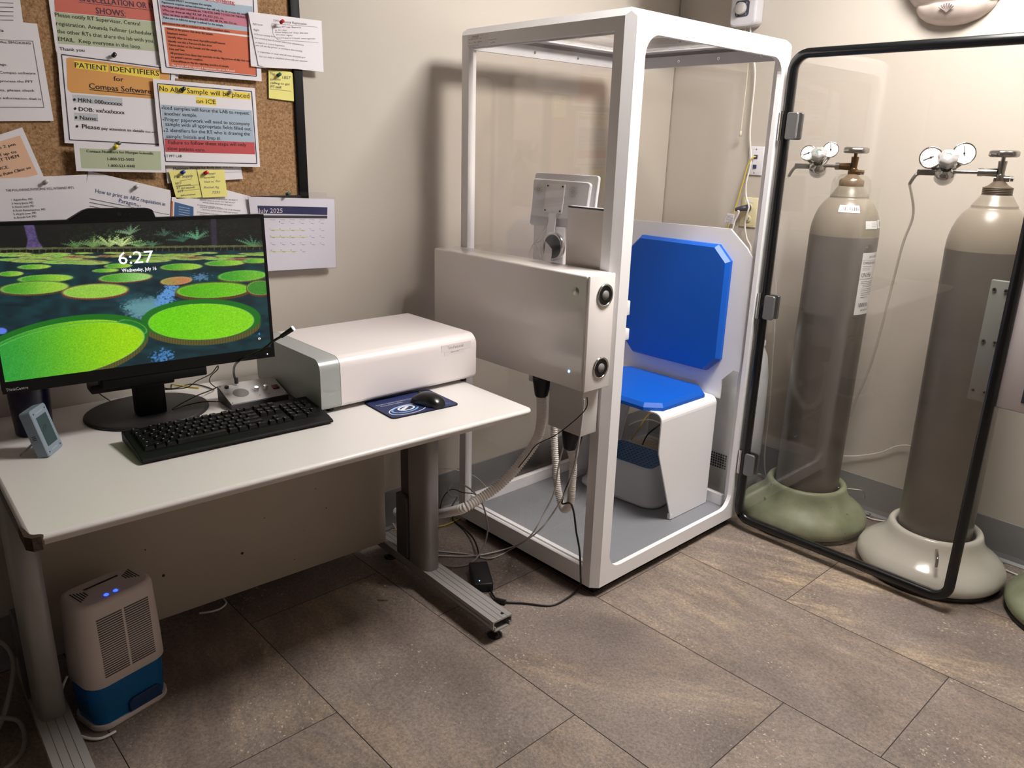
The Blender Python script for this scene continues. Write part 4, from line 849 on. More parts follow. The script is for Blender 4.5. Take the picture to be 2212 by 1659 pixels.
for s_ in (0, 1):
    for k in range(26):
        z = .150+k*.0062; x0 = .038+s_*.068; dy = (z-.126)/.22*.006
        mb.box((x0, -.0012+dy, z), (x0+.062, .002+dy, z+.0028), mat('slot_shadow_grey', (84, 76, 78), .7))
mb.build('front_grille', dh)
mb = MB()
for k in range(5):
    for s_ in (0, 1):
        x = .030+k*.006 if s_ == 0 else DW-.030-k*.006; mb.box((x-.0012, .045+k*.004, .3465), (x+.0012, .098-k*.004, .3478), M_black)
mb.box((.060, .088, .3465), (.145, .094, .3479), M_black); mb.build('top_vent', dh)
for k in range(2):
    mb = MB(); mb.lathe([(.0, .0025), (.004, .002), (.0058, 0)], mat('blue_indicator', (40, 60, 255), .3, emit=(30, 60, 255), es=3.0), (.082+k*.023, .030, .347), 16); mb.build('indicator_light', dh)
mb = MB(); m_tank = bpy.data.materials.new('blue_tank'); m_tank.use_nodes = True; bt = m_tank.node_tree.nodes['Principled BSDF']; bt.inputs['Base Color'].default_value = lin((40, 140, 220)); bt.inputs['Roughness'].default_value = .15; bt.inputs['Transmission Weight'].default_value = .6; bt.inputs['IOR'].default_value = 1.3
loft(mb, [(.016, .010, .008, DW-.010, DD-.008, .034), (.06, .006, .006, DW-.006, DD-.006, .036), (.121, .005, .005, DW-.005, DD-.005, .037)], m_tank)
mb.prism([(.085, .018), (.085, .046), (.095, .054), (.165, .054), (.172, .046), (.172, .018)], 1, -.001, .012, mat('tank_dark_blue', (14, 52, 96), .2), .002); mb.build('water_tank', dh)
mb = MB(); loft(mb, [(0, .008, .006, DW-.008, DD-.006, .034), (.004, .003, .002, DW-.003, DD-.002, .038), (.016, .004, .003, DW-.004, DD-.003, .037)], M_dh); mb.build('base', dh)
mb = MB(); pts = [(.0, .110, .13), (-.022, .105, .095), (-.034, .08, .05), (-.028, .04, .012), (-.004, -.008, .006), (.035, -.018, .006)]; mb.tube(pts, .0035, M_cw, n=8); mb.build('power_cord', dh)
cb = [Vector((-1.62, .55, .004)), Vector((-1.56, .50, .05)), Vector((-1.50, .52, .20)), Vector((-1.53, .56, .26)), Vector((-1.60, .55, .24)), Vector((-1.585, .50, .12)), Vector((-1.515, .49, .06)), Vector((-1.53, .44, .006)), Vector((-1.62, .40, .004))]
cable('cable_loop', 'coiled pale grey cable on the dark floor left of the desk leg', cb, .006, mat('dull_grey_cable', (120, 112, 108), .5))
mb = MB((-1.72, .58, 0)); mb.box((-1.80, .50, 0), (-1.57, .66, .10), M_black, .01); mb.box((-1.77, .52, .10), (-1.60, .64, .105), M_icb, .002); tag(mb.build('power_block'), 'black power box on the floor left of the desk leg', 'power box')
mb = MB((-.98, .75, .004)); mb.tube([(-.99, .74, .004), (-.96, .725, .004), (-.93, .722, .004), (-.905, .74, .004), (-.90, .77, .004)], .003, M_cw); tag(mb.build('cable'), 'white cable loop on the floor showing below the desk panel', 'cable')
cp_ = MB(); q = at(825, 1297, z=.0012); cp_.off = q; cp_.tube([q+Vector(v_) for v_ in ((-.010, .008, 0), (.010, -.012, 0), (.014, -.010, 0), (-.006, .012, 0), (-.009, .010, 0), (.008, -.007, 0))], .0006, M_steel, n=6, sub=4); tag(cp_.build('paper_clip'), 'small metal paper clip on the floor under the desk', 'paper clip')
# ------------------------------------------------------------------ test booth
BW, BD, BH, BZ, BC = .852, .717, 1.76, .035, .0226
bo = thing('test_booth', 'tall white framed glass walled breathing test booth with an open front', 'booth', (BW/2, BD/2, 0))
off = bo.location
fr = MB(off)
def cross(cx, cy, sx, sy):
    P = [(BC, 0), (.064, 0), (.064, .018), (.040, .026), (.026, .040), (.018, .057), (0, .057), (0, BC)]
    return [(cx+sx*p_[0], cy+sy*p_[1]) for p_ in P]
for cx, cy, sx, sy in ((0, 0, 1, 1), (BW, 0, -1, 1), (BW, BD, -1, -1), (0, BD, 1, -1)):
    fr.prism(cross(cx, cy, sx, sy), 2, BZ, BH-BC, M_white)
# top ring: chamfered outer edge, flat top border
o0 = lambda i: [(i, BC), (BC, i), (BW-BC, i), (BW-i, BC), (BW-i, BD-BC), (BW-BC, BD-i), (BC, BD-i), (i, BD-BC)]
def loops(L, m):
    n = len(L[0]); vs = [p_ for l in L for p_ in l]; fs = []
    for i in range(len(L)-1):
        for k in range(n): fs.append((i*n+k, i*n+(k+1) % n, (i+1)*n+(k+1) % n, (i+1)*n+k))
    fr.add(vs, fs, m)
outA = [(0, BC), (BC, 0), (BW-BC, 0), (BW, BC), (BW, BD-BC), (BW-BC, BD), (BC, BD), (0, BD-BC)]
mid = [(BC/2, BC/2), (BC/2, BC/2), (BW-BC/2, BC/2), (BW-BC/2, BC/2), (BW-BC/2, BD-BC/2), (BW-BC/2, BD-BC/2), (BC/2, BD-BC/2), (BC/2, BD-BC/2)]
topA = [(BC, BC), (BC, BC), (BW-BC, BC), (BW-BC, BC), (BW-BC, BD-BC), (BW-BC, BD-BC), (BC, BD-BC), (BC, BD-BC)]
zA = BH-BC
vs = []; fs = []
A = [(x, y, zA) for x, y in outA]; Mi = [(mid[0][0], mid[0][1], BH-BC/2), (mid[2][0], mid[2][1], BH-BC/2), (mid[4][0], mid[4][1], BH-BC/2), (mid[6][0], mid[6][1], BH-BC/2)]
Tp = [(BC, BC, BH), (BW-BC, BC, BH), (BW-BC, BD-BC, BH), (BC, BD-BC, BH)]
vs = A+Mi+Tp
fs = [(0, 1, 8), (2, 3, 9), (4, 5, 10), (6, 7, 11), (1, 2, 9, 13, 12, 8), (3, 4, 10, 14, 13, 9), (5, 6, 11, 15, 14, 10), (7, 0, 8, 12, 15, 11)]
fr.add(vs, fs, M_white)
inT = [(.075, .075), (BW-.075, .075), (BW-.075, BD-.075), (.075, BD-.075)]
fr.ring([(BC, BC), (BW-BC, BC), (BW-BC, BD-BC), (BC, BD-BC)], inT, 2, BH-.012, BH, M_white)
# side rails, top and bottom (x=0, x=BW, back)
def rail_x(x0, x1, z0, z1): fr.box((x0, .057, z0), (x1, BD-.057, z1), M_white)
rail_x(0, .018, 1.702, zA); rail_x(BW-.018, BW, 1.702, zA); rail_x(0, .018, BZ, .097); rail_x(BW-.018, BW, BZ, .097)
fr.box((.05, BD-.018, 1.702), (BW-.05, BD, zA), M_white); fr.box((.05, BD-.018, BZ), (BW-.05, BD, .097), M_white)
# inner aluminium angle under the roof with screws
M_in = mat('inner_grey_white', (206, 206, 210), .4)
for a, b_ in (((.018, .026, 1.698), (.030, BD-.026, 1.735)), ((BW-.030, .026, 1.698), (BW-.018, BD-.026, 1.735)), ((.026, BD-.030, 1.698), (BW-.026, BD-.018, 1.735)), ((.026, .018, 1.716), (BW-.026, .028, 1.735))): fr.box(a, b_, M_in)
for k in range(4):
    x = .10+k*.22
    fr.cyl((x, BD-.0305, 1.716), (x, BD-.032, 1.716), .005, M_chrome, n=12); fr.cyl((BW-.0305, .10+k*.17, 1.716), (BW-.032, .10+k*.17, 1.716), .005, M_chrome, n=12); fr.cyl((BW-.0305, .10+k*.17, 1.716), (BW-.0325, .10+k*.17, 1.716), .002, M_black, n=6)
# bottom inner sill strips
for a, b_ in (((.018, .06, .06), (.034, BD-.06, .103)), ((BW-.034, .06, .06), (BW-.018, BD-.06, .103)), ((.06, BD-.034, .06), (BW-.06, BD-.018, .103))): fr.box(a, b_, M_white)
# front face with rounded door opening
outer = []; inner = rrect(.066, .085, BW-.066, 1.700, .058, 10)
n_ = len(inner)
def proj_outer(p_):
    x, z = p_; cx, cz = BW/2, (BZ+zA)/2; hx, hz = BW/2-BC, (zA-BZ)/2; ix, iz = BW/2-.066-.058, (1.700-.085)/2-.058
    zc2 = (.085+1.70)/2
    return None
for x, z in inner:
    left, right, bot, top = x < .066+.058+1e-6, x > BW-.066-.058-1e-6, z < .085+.058+1e-6, z > 1.70-.058-1e-6
    if (left or right) and (bot or top):
        cx = .124 if left else BW-.124; cz = .143 if bot else 1.642; dx, dz = x-cx, z-cz
        tx = ((cx-BC) if left else (BW-BC-cx))/max(abs(dx), 1e-6); tz = ((cz-BZ) if bot else (zA-cz))/max(abs(dz), 1e-6); t = min(tx, tz); outer.append((cx+dx*t, cz+dz*t))
    else: outer.append((x, z))
fr.ring(outer, inner, 1, -.0003, .016, M_white)
for (ox, oz) in ((BC, zA), (BW-BC, zA), (BC, BZ), (BW-BC, BZ)):   # fill the four outer corners
    cx = .124 if ox < .4 else BW-.124; cz = 1.642 if oz > 1 else .143
    pts = [p_ for p_ in outer if (abs(p_[0]-ox) < 1e-5 and abs(p_[1]-cz) < abs(oz-cz)+1e-5) or (abs(p_[1]-oz) < 1e-5 and abs(p_[0]-cx) < abs(ox-cx)+1e-5)]
    pa = min([p_ for p_ in outer if abs(p_[0]-ox) < 1e-5 and (p_[1]-cz)*(oz-cz) > 0], key=lambda q_: abs(q_[1]-oz)); pb = min([p_ for p_ in outer if abs(p_[1]-oz) < 1e-5 and (p_[0]-cx)*(ox-cx) > 0], key=lambda q_: abs(q_[0]-ox))
    fr.prism([pa, (ox, oz), pb], 1, -.0003, .016, M_white)
fr.build('frame', bo)
mb = MB(off); mb.box((.03, .03, .0), (BW-.02, BD-.03, BZ), M_black); mb.build('plinth', bo)
mb = MB(off); mb.box((.02, .016, BZ), (BW-.02, BD-.02, .0595), mat('grey_speckled_vinyl', (134, 136, 142), .6, vary=.22, vscale=320)); mb.build('booth_floor', bo)
for nme, a, b_ in (('side_pane', (.006, .057, .097), (.012, .665, 1.702)), ('side_pane', (BW-.012, .057, .097), (BW-.006, .66, 1.702)), ('back_pane', (.06, BD-.012, .097), (BW-.06, BD-.006, 1.702)), ('roof_pane', (.07, .07, BH-.010), (BW-.07, BD-.07, BH-.004))):
    MB(off).box(a, b_, M_acr).build(nme, bo)
# serial label on the frame
mb = MB(off); fl = Flat((-.0004, 0, 0), (-1, 0, 0), mb, .0001); fl.sheet([(1010, 78.5), (1055, 71), (1055, 96.5), (1010, 102.5)], mat('silver_label', (226, 222, 224), .35), .0004)
for t, u0, v0, u1, v1, h in (('Vitalograph', 1020, 80.5, 1034, 78.5, 3), ('Model  BodyBox', 1019.5, 83, 1034, 81.5, 1.6), ('REF 2980   SN 1042   2024', 1013, 87, 1040, 83.5, 1.8), ('U  I  CE  0459', 1013, 94.5, 1040, 91, 2.6), ('Manufactured in Europe', 1012, 100.5, 1034, 97.5, 1.6), ('Vitalograph Business', 1055.5, 87.5, 1073, 84.5, 1.8), ('26 9806', 1060, 93.5, 1069, 91.5, 2)): fl.text(t, u0, v0, u1, v1, h, M_ink, 2)
mb.build('serial_label', bo)
# corner panel inside the side window
mb = MB(off); mb.box((.013, .050, .72), (.019, .207, 1.238), M_gloss); mb.box((.013, .050, 1.233), (.040, .207, 1.238), M_white); mb.build('corner_panel', bo)
# seat bench
sb = MB(off)
sy0, sy1, sz = .112, .615, .508
path = []
for k in range(7): t = PI-PI/2*k/6; path.append((sy0+.03+.03*math.cos(t), sz-.03+.03*math.sin(t)))
prof = [(sy0, .09)]+path+[(sy1-.03, sz)]+[(sy1-.03+.03*math.cos(PI/2-PI/2*k/6), sz-.03+.03*math.sin(PI/2-PI/2*k/6)) for k in range(1, 7)]+[(sy1, .09)]
inn = [(sy0+.005, .09)]+[(sy0+.03+.025*math.cos(PI-PI/2*k/6), sz-.03+.025*math.sin(PI-PI/2*k/6)) for k in range(7)]+[(sy1-.03, sz-.005)]+[(sy1-.03+.025*math.cos(PI/2-PI/2*k/6), sz-.03+.025*math.sin(PI/2-PI/2*k/6)) for k in range(1, 7)]+[(sy1-.005, .09)]
def xfront(z, y): return .448 if z > .36 else .448+(.36-z)/.30*.115
n = len(prof); zs_ = None
def col(P, front):
    return [(xfront(z, y) if front else .795, y, z) for y, z in P]
# extra verts so that the legs kink
def dens(P):
    out = [(P[0][0], .062), (P[0][0], .36)]+P[1:-1]+[(P[-1][0], .36), (P[-1][0], .062)]; return out
Po, Pi_ = dens(prof), dens(inn)
A = col(Po, True); B_ = col(Po, False); Cc = col(Pi_, True); D_ = col(Pi_, False); n = len(A)
vs = A+B_+Cc+D_; fs = []
for k in range(n-1): fs += [(k, k+1, n+k+1, n+k), (2*n+k, 3*n+k, 3*n+k+1, 2*n+k+1), (k, 2*n+k, 2*n+k+1, k+1), (n+k, n+k+1, 3*n+k+1, 3*n+k)]
fs += [(0, n, 3*n, 2*n), (n-1, 3*n-1, 4*n-1, 2*n-1)]
sb.add(vs, fs, M_white); sb.box((.555, sy0-.001, .062), (.567, sy0+.014, .085), M_white, .002); sb.build('bench', bo)
# white back panel
bp_ = [(.034, .62), (.036, 1.045), (.060, 1.075), (.135, 1.137), (.66, 1.130), (.68, .062), (.595, .062), (.515, .45), (.505, .50), (.105, .50), (.105, .575), (.058, .622)]
mb = MB(off); mb.prism(bp_, 0, .798, .806, M_white); mb.build('back_panel', bo)
M_blue = mat('blue_vinyl', (8, 88, 192), .42, spec=.4, bump=.04, bscale=400)
def cushion(name, ax, lo, hi, y0, y1, a0, a1, cut, bevel=.014):
    P = [(y0+cut, a0), (y1-cut, a0), (y1, a0+cut), (y1, a1-cut), (y1-cut, a1), (y0+cut, a1), (y0, a1-cut), (y0, a0+cut)]
    def ins(d): c2 = cut-d*.4; return [(y0+d+c2, a0+d), (y1-d-c2, a0+d), (y1-d, a0+d+c2), (y1-d, a1-d-c2), (y1-d-c2, a1-d), (y0+d+c2, a1-d), (y0+d, a1-d-c2), (y0+d, a0+d+c2)]
    mb = MB(off); L = [(P, lo), (P, lo+(hi-lo)*.45), (ins(bevel), hi)]
    vs = []
    for P2, h_ in L:
        for a, b_ in P2: vs.append((h_, a, b_) if ax == 0 else (a, b_, h_))
    fs = [tuple(range(8))[::-1]]+[(i*8+k, i*8+(k+1) % 8, (i+1)*8+(k+1) % 8, (i+1)*8+k) for i in range(2) for k in range(8)]+[tuple(range(16, 24))]
    mb.add(vs, fs, M_blue); return mb.build(name, bo)
cushion('back_cushion', 0, .798, .765, .112, .575, .600, 1.078, .055, .010)
cushion('seat_cushion', 2, .508, .535, .432, .792, .135, .58, .05, .010)
# things on the left inner wall
mb = MB(off); mb.box((.10, .30, .62), (.16, .44, 1.16), M_white, .004); mb.cyl((.16, .37, 1.0), (.34, .36, .98), .03, M_white, n=20); mb.box((.30, .22, .86), (.36, .30, .91), M_white, .003); mb.box((.28, .20, .78), (.34, .28, .82), M_white, .003); mb.build('breathing_valve', bo)
mb = MB(off); c_ = Vector((.088, .335, 1.098)); mb.lathe([(.0, .004), (.036, .004), (.039, .002)], M_black, c_, 36, (-1, 0, 0)); mb.lathe([(.038, -.012), (.045, -.010), (.0465, -.004), (.0455, .004), (.040, .005), (.037, .003)], M_chrome, c_, 40, (-1, 0, 0)); mb.build('round_dial', bo)
# patient screen seen from behind
bc = Vector((.12, .331, 1.24)); by, bt_ = math.radians(-84.2), math.radians(7.7)
ex_ = Vector((math.cos(by), math.sin(by), 0)); nv = Vector((-math.sin(by), math.cos(by), 0)); ez_ = Vector((0, 0, 1))*math.cos(bt_)+nv*math.sin(bt_); yv2 = ez_.cross(ex_)
SM = Matrix(((ex_.x, yv2.x, ez_.x, bc.x), (ex_.y, yv2.y, ez_.y, bc.y), (ex_.z, yv2.z, ez_.z, bc.z), (0, 0, 0, 1)))
ts = tag(thing('patient_screen', 'white touch screen on a flat bracket inside the booth, seen from behind', 'screen', tuple(bc)))
mb = MB(bc); M_sc = mat('screen_white_plastic', (220, 220, 224), .35)
mb.prism(rrect(-.127, -.084, .127, .084, .010), 1, 0, .012, M_sc, .002, M=SM)
mb.prism([(-.115, -.055), (.105, -.055), (.108, .055), (.098, .062), (-.118, .064), (-.122, .055)], 1, -.012, .001, M_sc, .003, M=SM)
for cx in (-.095, .045):
    for r in (.004, .008, .012, .016):
        for k in range(14):
            t = 2*PI*k/14; mb.box((cx+r*math.cos(t)-.0007, -.0130, .030+r*math.sin(t)-.0007), (cx+r*math.cos(t)+.0007, -.0118, .030+r*math.sin(t)+.0007), M_grey_ink, M=SM)
mb.build('housing', ts)
mb = MB(bc); mb.box((-.118, .0115, -.075), (.118, .0130, .075), mat('dark_glass', (16, 18, 22), .08), M=SM); mb.build('display', ts)
mb = MB(bc); mb.prism(rrect(-.062, -.040, .012, .050, .003), 1, -.0150, -.012, M_white, M=SM); mb.box((-.038, -.0150, -.19), (-.008, -.0122, -.035), M_white, M=SM)
for x, z in ((-.055, .043), (.005, .043), (-.055, -.033), (.005, -.033)): mb.cyl(SM @ Vector((x, -.0152, z)), SM @ Vector((x, -.017, z)), .003, M_black, n=10)
mb.build('bracket', ts)
mb = MB(bc); mb.tube([SM @ Vector(v_) for v_ in ((-.050, -.002, -.060), (-.052, -.006, -.085), (-.066, -.012, -.115), (-.085, -.012, -.140), (-.100, -.012, -.165), (-.105, -.012, -.195))], .0022, M_cw); mb.tube([SM @ Vector(v_) for v_ in ((-.042, -.002, -.062), (-.044, -.008, -.09), (-.060, -.014, -.13), (-.085, -.013, -.141), (-.070, -.010, -.155), (-.055, -.01, -.185))], .0018, M_cw); mb.build('screen_cable', ts)
# ------------------------------------------------------------------ booth door (open)
DX = .808
dr = thing('booth_door', 'open clear booth door with a black rubber rim in front of gas cylinders', 'door', (DX, 0, 0))
off = dr.location
RR = rrect(-.795, .040, -.018, 1.722, .060, 10)
mb = MB(off); mb.prism(rrect(-.790, .045, -.023, 1.717, .055, 8), 0, DX-.004, DX+.004, M_acr); mb.build('door_pane', dr)
pathp = [Vector((DX, y, z)) for y, z in RR]
def rim(mb, P, wy, wx, m):
    """rounded rubber strip following the loop; inward width wy, thickness wx"""
    n = len(P); prof = [(-.004, -wx), (wy*.5, -wx*1.25), (wy, -wx), (wy+.002, 0), (wy, wx), (wy*.5, wx*1.25), (-.004, wx), (-.007, 0)]
    c_ = sum(P, Vector())/n; vs = []
    for i in range(n):
        t = (P[(i+1) % n]-P[i-1]).normalized(); inn_ = Vector((1, 0, 0)).cross(t); 
        if inn_.dot(c_-P[i]) < 0: inn_ = -inn_
        for a, b_ in prof: vs.append(P[i]+inn_*a+Vector((b_, 0, 0)))
    k_ = len(prof); fs = [(i*k_+j, i*k_+(j+1) % k_, ((i+1) % n)*k_+(j+1) % k_, ((i+1) % n)*k_+j) for i in range(n) for j in range(k_)]
    mb.add(vs, fs, m, True)
# denser loop for straight parts
def densify(P, step=.12):
    out = []
    for i in range(len(P)):
        a, b_ = P[i], P[(i+1) % len(P)]; k_ = max(1, int((b_-a).length/step))
        for j in range(k_): out.append(a.lerp(b_, j/k_))
    return out
mb = MB(off); rim(mb, densify(pathp), .022, .012, M_blackg); mb.build('rubber_rim', dr)
M_hg = mat('hinge_grey', (118, 118, 118), .35, metal=.4)
for zc in (1.490, .880, .278):
    mb = MB(off); mb.prism(rrect(-.076, zc-.043, -.036, zc+.043, .008), 0, DX+.012, DX+.022, M_hg, .002); mb.prism(rrect(-.076, zc-.043, -.036, zc+.043, .008), 0, DX-.022, DX-.012, M_hg, .002)
    mb.box((DX-.012, -.022, zc-.043), (DX+.016, .0, zc+.043), M_hg, .002); hg = mb.build('hinge', dr); mb = MB(off); mb.cyl((DX-.010, -.012, zc-.047), (DX-.010, -.012, zc+.047), .007, M_chrome, n=14); mb.build('hinge_pin', hg)
mb = MB(off); mb.box((DX+.006, -.800, .710), (DX+.022, -.722, 1.072), mat('satin_grey_plate', (150, 152, 148), .4, metal=.3), .002)
for z in (1.045, .893, .742):
    for y in (-.735, -.765): mb.cyl((DX+.006, y, z), (DX+.003, y, z), .0055, M_chrome, n=16); mb.cyl((DX+.0035, y, z), (DX+.0025, y, z), .0028, M_black, n=6)
mb.build('latch_plate', dr)
mb = MB(off); mb.box((DX+.003, -.93, .705), (DX+.050, -.800, 1.20), mat('pinkish_grey_housing', (182, 172, 172), .4), .004); mb.box((DX+.001, -.93, .735), (DX+.004, -.862, 1.10), mat('dark_plate', (66, 70, 78), .3, metal=.4), .001)
for z in (.752, 1.08): mb.cyl((DX+.001, -.872, z), (DX-.002, -.872, z), .004, M_chrome, n=12)
mb.build('latch_housing', dr)
# ------------------------------------------------------------------ electronics unit on the booth side
un = thing('control_unit', 'glossy white steel control unit mounted on the booth side, two round vents', 'control unit', (-.06, .35, .73))
off = un.location
mb = MB(off); mb.box((-.113, .004, .731), (-.002, .700, 1.067), M_gloss, .006, 3); mb.build('cover', un)
mb = MB(off); mb.box((-.112, -.006, .730), (-.003, .003, 1.067), M_gloss, .003); mb.build('end_panel', un)
for zc in (1.008, .795):
    mb = MB(off); c_ = Vector((-.047, -.007, zc)); mb.lathe([(0, .002), (.014, .002), (.014, .0035), (0, .0036)], mat('vent_grey', (120, 118, 116), .5), c_, 28, (0, -1, 0)); mb.lathe([(.014, .0015), (.027, .0025)], M_black, c_, 36, (0, -1, 0)); mb.lathe([(.027, .001), (.028, .004), (.031, .0045), (.033, .003), (.0335, 0)], M_chrome, c_, 40, (0, -1, 0)); mb.build('round_vent', un)
mb = MB(off); c_ = Vector((-.1135, .045, 1.018)); mb.lathe([(.0, .0015), (.0075, .0015), (.0085, 0.001), (.0115, .0012), (.013, 0)], M_steel, c_, 28, (-1, 0, 0)); mb.build('push_button', un)
mb = MB(off); mb.lathe([(0, .001), (.0028, .0008), (.0034, 0)], mat('blue_led', (120, 180, 255), .3, emit=(120, 190, 255), es=6.0), (-.1135, .055, .782), 14, (-1, 0, 0)); mb.build('status_light', un)
mb = MB(off); mb.box((-.075, .03, .575), (-.004, .168, .731), mat('pale_grey_steel', (206, 202, 200), .35), .003); mb.build('lower_housing', un)
def cone(p0, p1, r0, r1, name, par): 
    mb = MB(par.location); d = (Vector(p1)-Vector(p0)); mb.lathe([(0, 0), (r0, 0), (r0, d.length*.3), (r1, d.length*.92), (r1*.85, d.length), (0, d.length)], mat('connector_black', (20, 22, 26), .45), p0, 24, tuple(d.normalized())); return mb.build(name, par)
q0, q1 = Vector((-.062, .212, .731)), at(1203, 876, y=.212); cone(q0, (q0.x-.002, .212, .655), .030, .021, 'hose_connector', un)
cone((-.035, .105, .575), (-.038, .105, .505), .028, .021, 'hose_connector', un)
# ------------------------------------------------------------------ hoses and cables near the booth
M_hose = mat('corrugated_white', (240, 234, 230), .5)
ridg = lambda R0, p_=.0075, a=.0016: (lambda d: R0+a*math.sin(2*PI*d/p_))
hpts = [Vector((-.064, .212, .668)), at(1165, 935, y=.235), at(1120, 1005, y=.27), at(1082, 1045, y=.29), at(1040, 1075, y=.31), at(1000, 1098, y=.33), at(970, 1106, y=.42), at(945, 1110, y=.52), at(900, 1110, y=.62), at(855, 1106, y=.72)]
cable('corrugated_hose', 'thick white corrugated hose sweeping left behind the desk leg', hpts, .0145, M_hose, 'hose', None, n=14, sub=96, rf=ridg(.0150, .0085, .0018))
h2 = [at(1197, 885, x=.035), at(1197, 940, x=.03), at(1200, 1000, x=.02), at(1204, 1050, x=.01), at(1213, 1090, x=-.005), Vector(at(1221, 1100, x=-.02)), at(1232, 1085, x=-.03), at(1236, 1040, x=-.035), at(1238, 1000, x=-.037), Vector((-.038, .105, .512))]
cable('corrugated_hose', 'white corrugated hose hanging in a narrow U beside the booth post', h2, .0115, M_hose, 'hose', None, n=14, sub=44, rf=ridg(.0115, .0065, .0016))
M_clr = mat('clear_tubing', (206, 202, 202), .2)
cable('clear_tube', 'thin clear tube from the unit down to the floor, front one', [at(1262, 862, x=-.10), at(1258, 900, x=-.10), at(1250, 960, x=-.10), at(1240, 1010, x=-.10), at(1222, 1062, x=-.10), at(1190, 1115, x=-.11), at(1160, 1150, x=-.12), at(1110, 1183, z=.02), at(1060, 1206, z=.006), at(1010, 1197, z=.004), at(944, 1190, z=.006), at(900, 1180, z=.02)], .0026, M_clr, 'tube', 'clear tubes from the unit')
cable('clear_tube', 'thin clear tube from the unit down to the floor, rear one', [at(1250, 858, x=-.05), at(1228, 930, x=-.05), at(1208, 1000, x=-.06), at(1198, 1060, x=-.07), at(1180, 1100, x=-.09), at(1148, 1155, x=-.12), at(1110, 1180, z=.03), at(1030, 1200, z=.006), at(944, 1200, z=.005), at(900, 1192, z=.01)], .0026, M_clr, 'tube', 'clear tubes from the unit')
cable('clear_tube', 'thin grey tube arching up and looping beside the desk leg', [at(944, 1215, z=.01), at(975, 1224, z=.006), at(1015, 1218, z=.01), at(1040, 1190, y=.42), at(1053, 1150, y=.42), at(1050, 1115, y=.42), at(1040, 1085, y=.43), at(1020, 1060, y=.44), at(1000, 1048, y=.45), at(978, 1047, y=.46), at(968, 1060, y=.46), at(975, 1072, y=.47), at(988, 1073, y=.48), at(975, 1095, y=.5), at(965, 1115, z=.10)], .003, M_cg, 'tube', None)
cable('cable', 'thin black cable from the unit slung across the corrugated hose', [at(1268, 858, x=-.10), at(1267, 880, x=-.10), at(1245, 905, x=-.11), at(1200, 940, x=-.13), at(1160, 960, x=-.15), at(1140, 985, x=-.17), at(1120, 1010, x=-.18)], .0016, M_cb, 'cable', 'black cables by the booth')
cable('cable', 'thin black cable curling up behind the hose near the desk leg', [at(950, 1105, y=.5), at(955, 1080, y=.5), at(967, 1062, y=.5), at(980, 1057, y=.5), at(1000, 1064, y=.48), at(1020, 1066, y=.46), at(1040, 1074, y=.44), at(1060, 1072, y=.42)], .0016, M_cb, 'cable', 'black cables by the booth')
cable('power_cable', 'black power cable running down the booth post to the floor', [at(1248, 865, x=-.03), at(1249, 900, x=-.03), at(1257, 935, x=-.03), at(1247, 975, x=-.04), at(1238, 1020, x=-.045), at(1222, 1058, x=-.05), at(1214, 1087, x=-.06), at(1232, 1087, x=-.05), at(1240, 1110, x=-.045), at(1245, 1150, x=-.04), at(1252, 1190, x=-.04), at(1254, 1240, x=-.04), at(1252, 1266, z=.02), at(1228, 1290, z=.005), at(1190, 1308, z=.004), at(1130, 1303, z=.004), at(1085, 1300, z=.006), at(1068, 1290, z=.008), at(1060, 1275, z=.01)], .0032, M_cb, 'power cable')
mb = MB(tuple(at(1079, 1299, z=.002))); a_, b2 = at(1068, 1295, z=.009), at(1092, 1301, z=.009); mb.cyl(a_, b2, .008, M_cb, n=16); tag(mb.build('ferrite_choke'), 'small black ferrite choke on the power cable on the floor', 'ferrite choke')
mb = MB(tuple(at(1248, 885, x=-.03))); mb.box((-.042, .068, .605), (-.022, .084, .665), M_cb, .004); tag(mb.build('cable_plug'), 'black inline plug hanging under the white control unit', 'plug')
ad = thing('power_adapter', 'black power brick lying on the floor between desk leg and booth', 'power adapter', (-.205, .325, 0), math.radians(-37.6-90+5))
mb = MB(); mb.box((-.072, -.032, .001), (.072, .032, .033), mat('adapter_black', (16, 18, 24), .4), .004); mb.build('case', ad)
mb = MB(); mb.cyl((.052, -.012, .033), (.052, -.012, .0338), .0018, mat('blue_led', (120, 180, 255), .3)); mb.build('status_light', ad)
cable('power_cable', 'black power cable entering the back of the floor power brick', [at(1035, 1203, z=.018), at(1030, 1180, z=.02), at(1020, 1160, z=.015), at(1000, 1140, z=.006), at(978, 1122, z=.006), at(985, 1108, z=.02)], .0032, M_cb, 'power cable')
cable('cable', 'yellow cable on the floor behind the right desk leg', [at(995, 1120, z=.004), at(960, 1135, z=.004), at(930, 1138, z=.004), at(880, 1140, z=.004), at(850, 1150, z=.004)], .0028, M_cy)
for k, (va, vb, m_, lb) in enumerate(((1125, 1160, M_cw, 'white'), (1145, 1135, M_cw, 'white'), (1160, 1150, M_cy, 'yellow'))):
    cable('cable', '%s cable in the bundle seen between panel and desk leg%s' % (lb, (', upper one', ', middle one', '')[k]), [at(846, va, z=.012+k*.01), at(858, (va+vb)/2+3, z=.02+k*.01), at(880, vb, z=.012+k*.01)], .003, m_, 'cable')
cable('clear_tube', 'thin clear tube arching against the wall behind the booth side', [at(930, 1017, y=.80), at(965, 1012, y=.79), at(1003, 1020, y=.79), at(1030, 1032, y=.78), at(1055, 1057, y=.77)], .002, M_clr, 'tube')
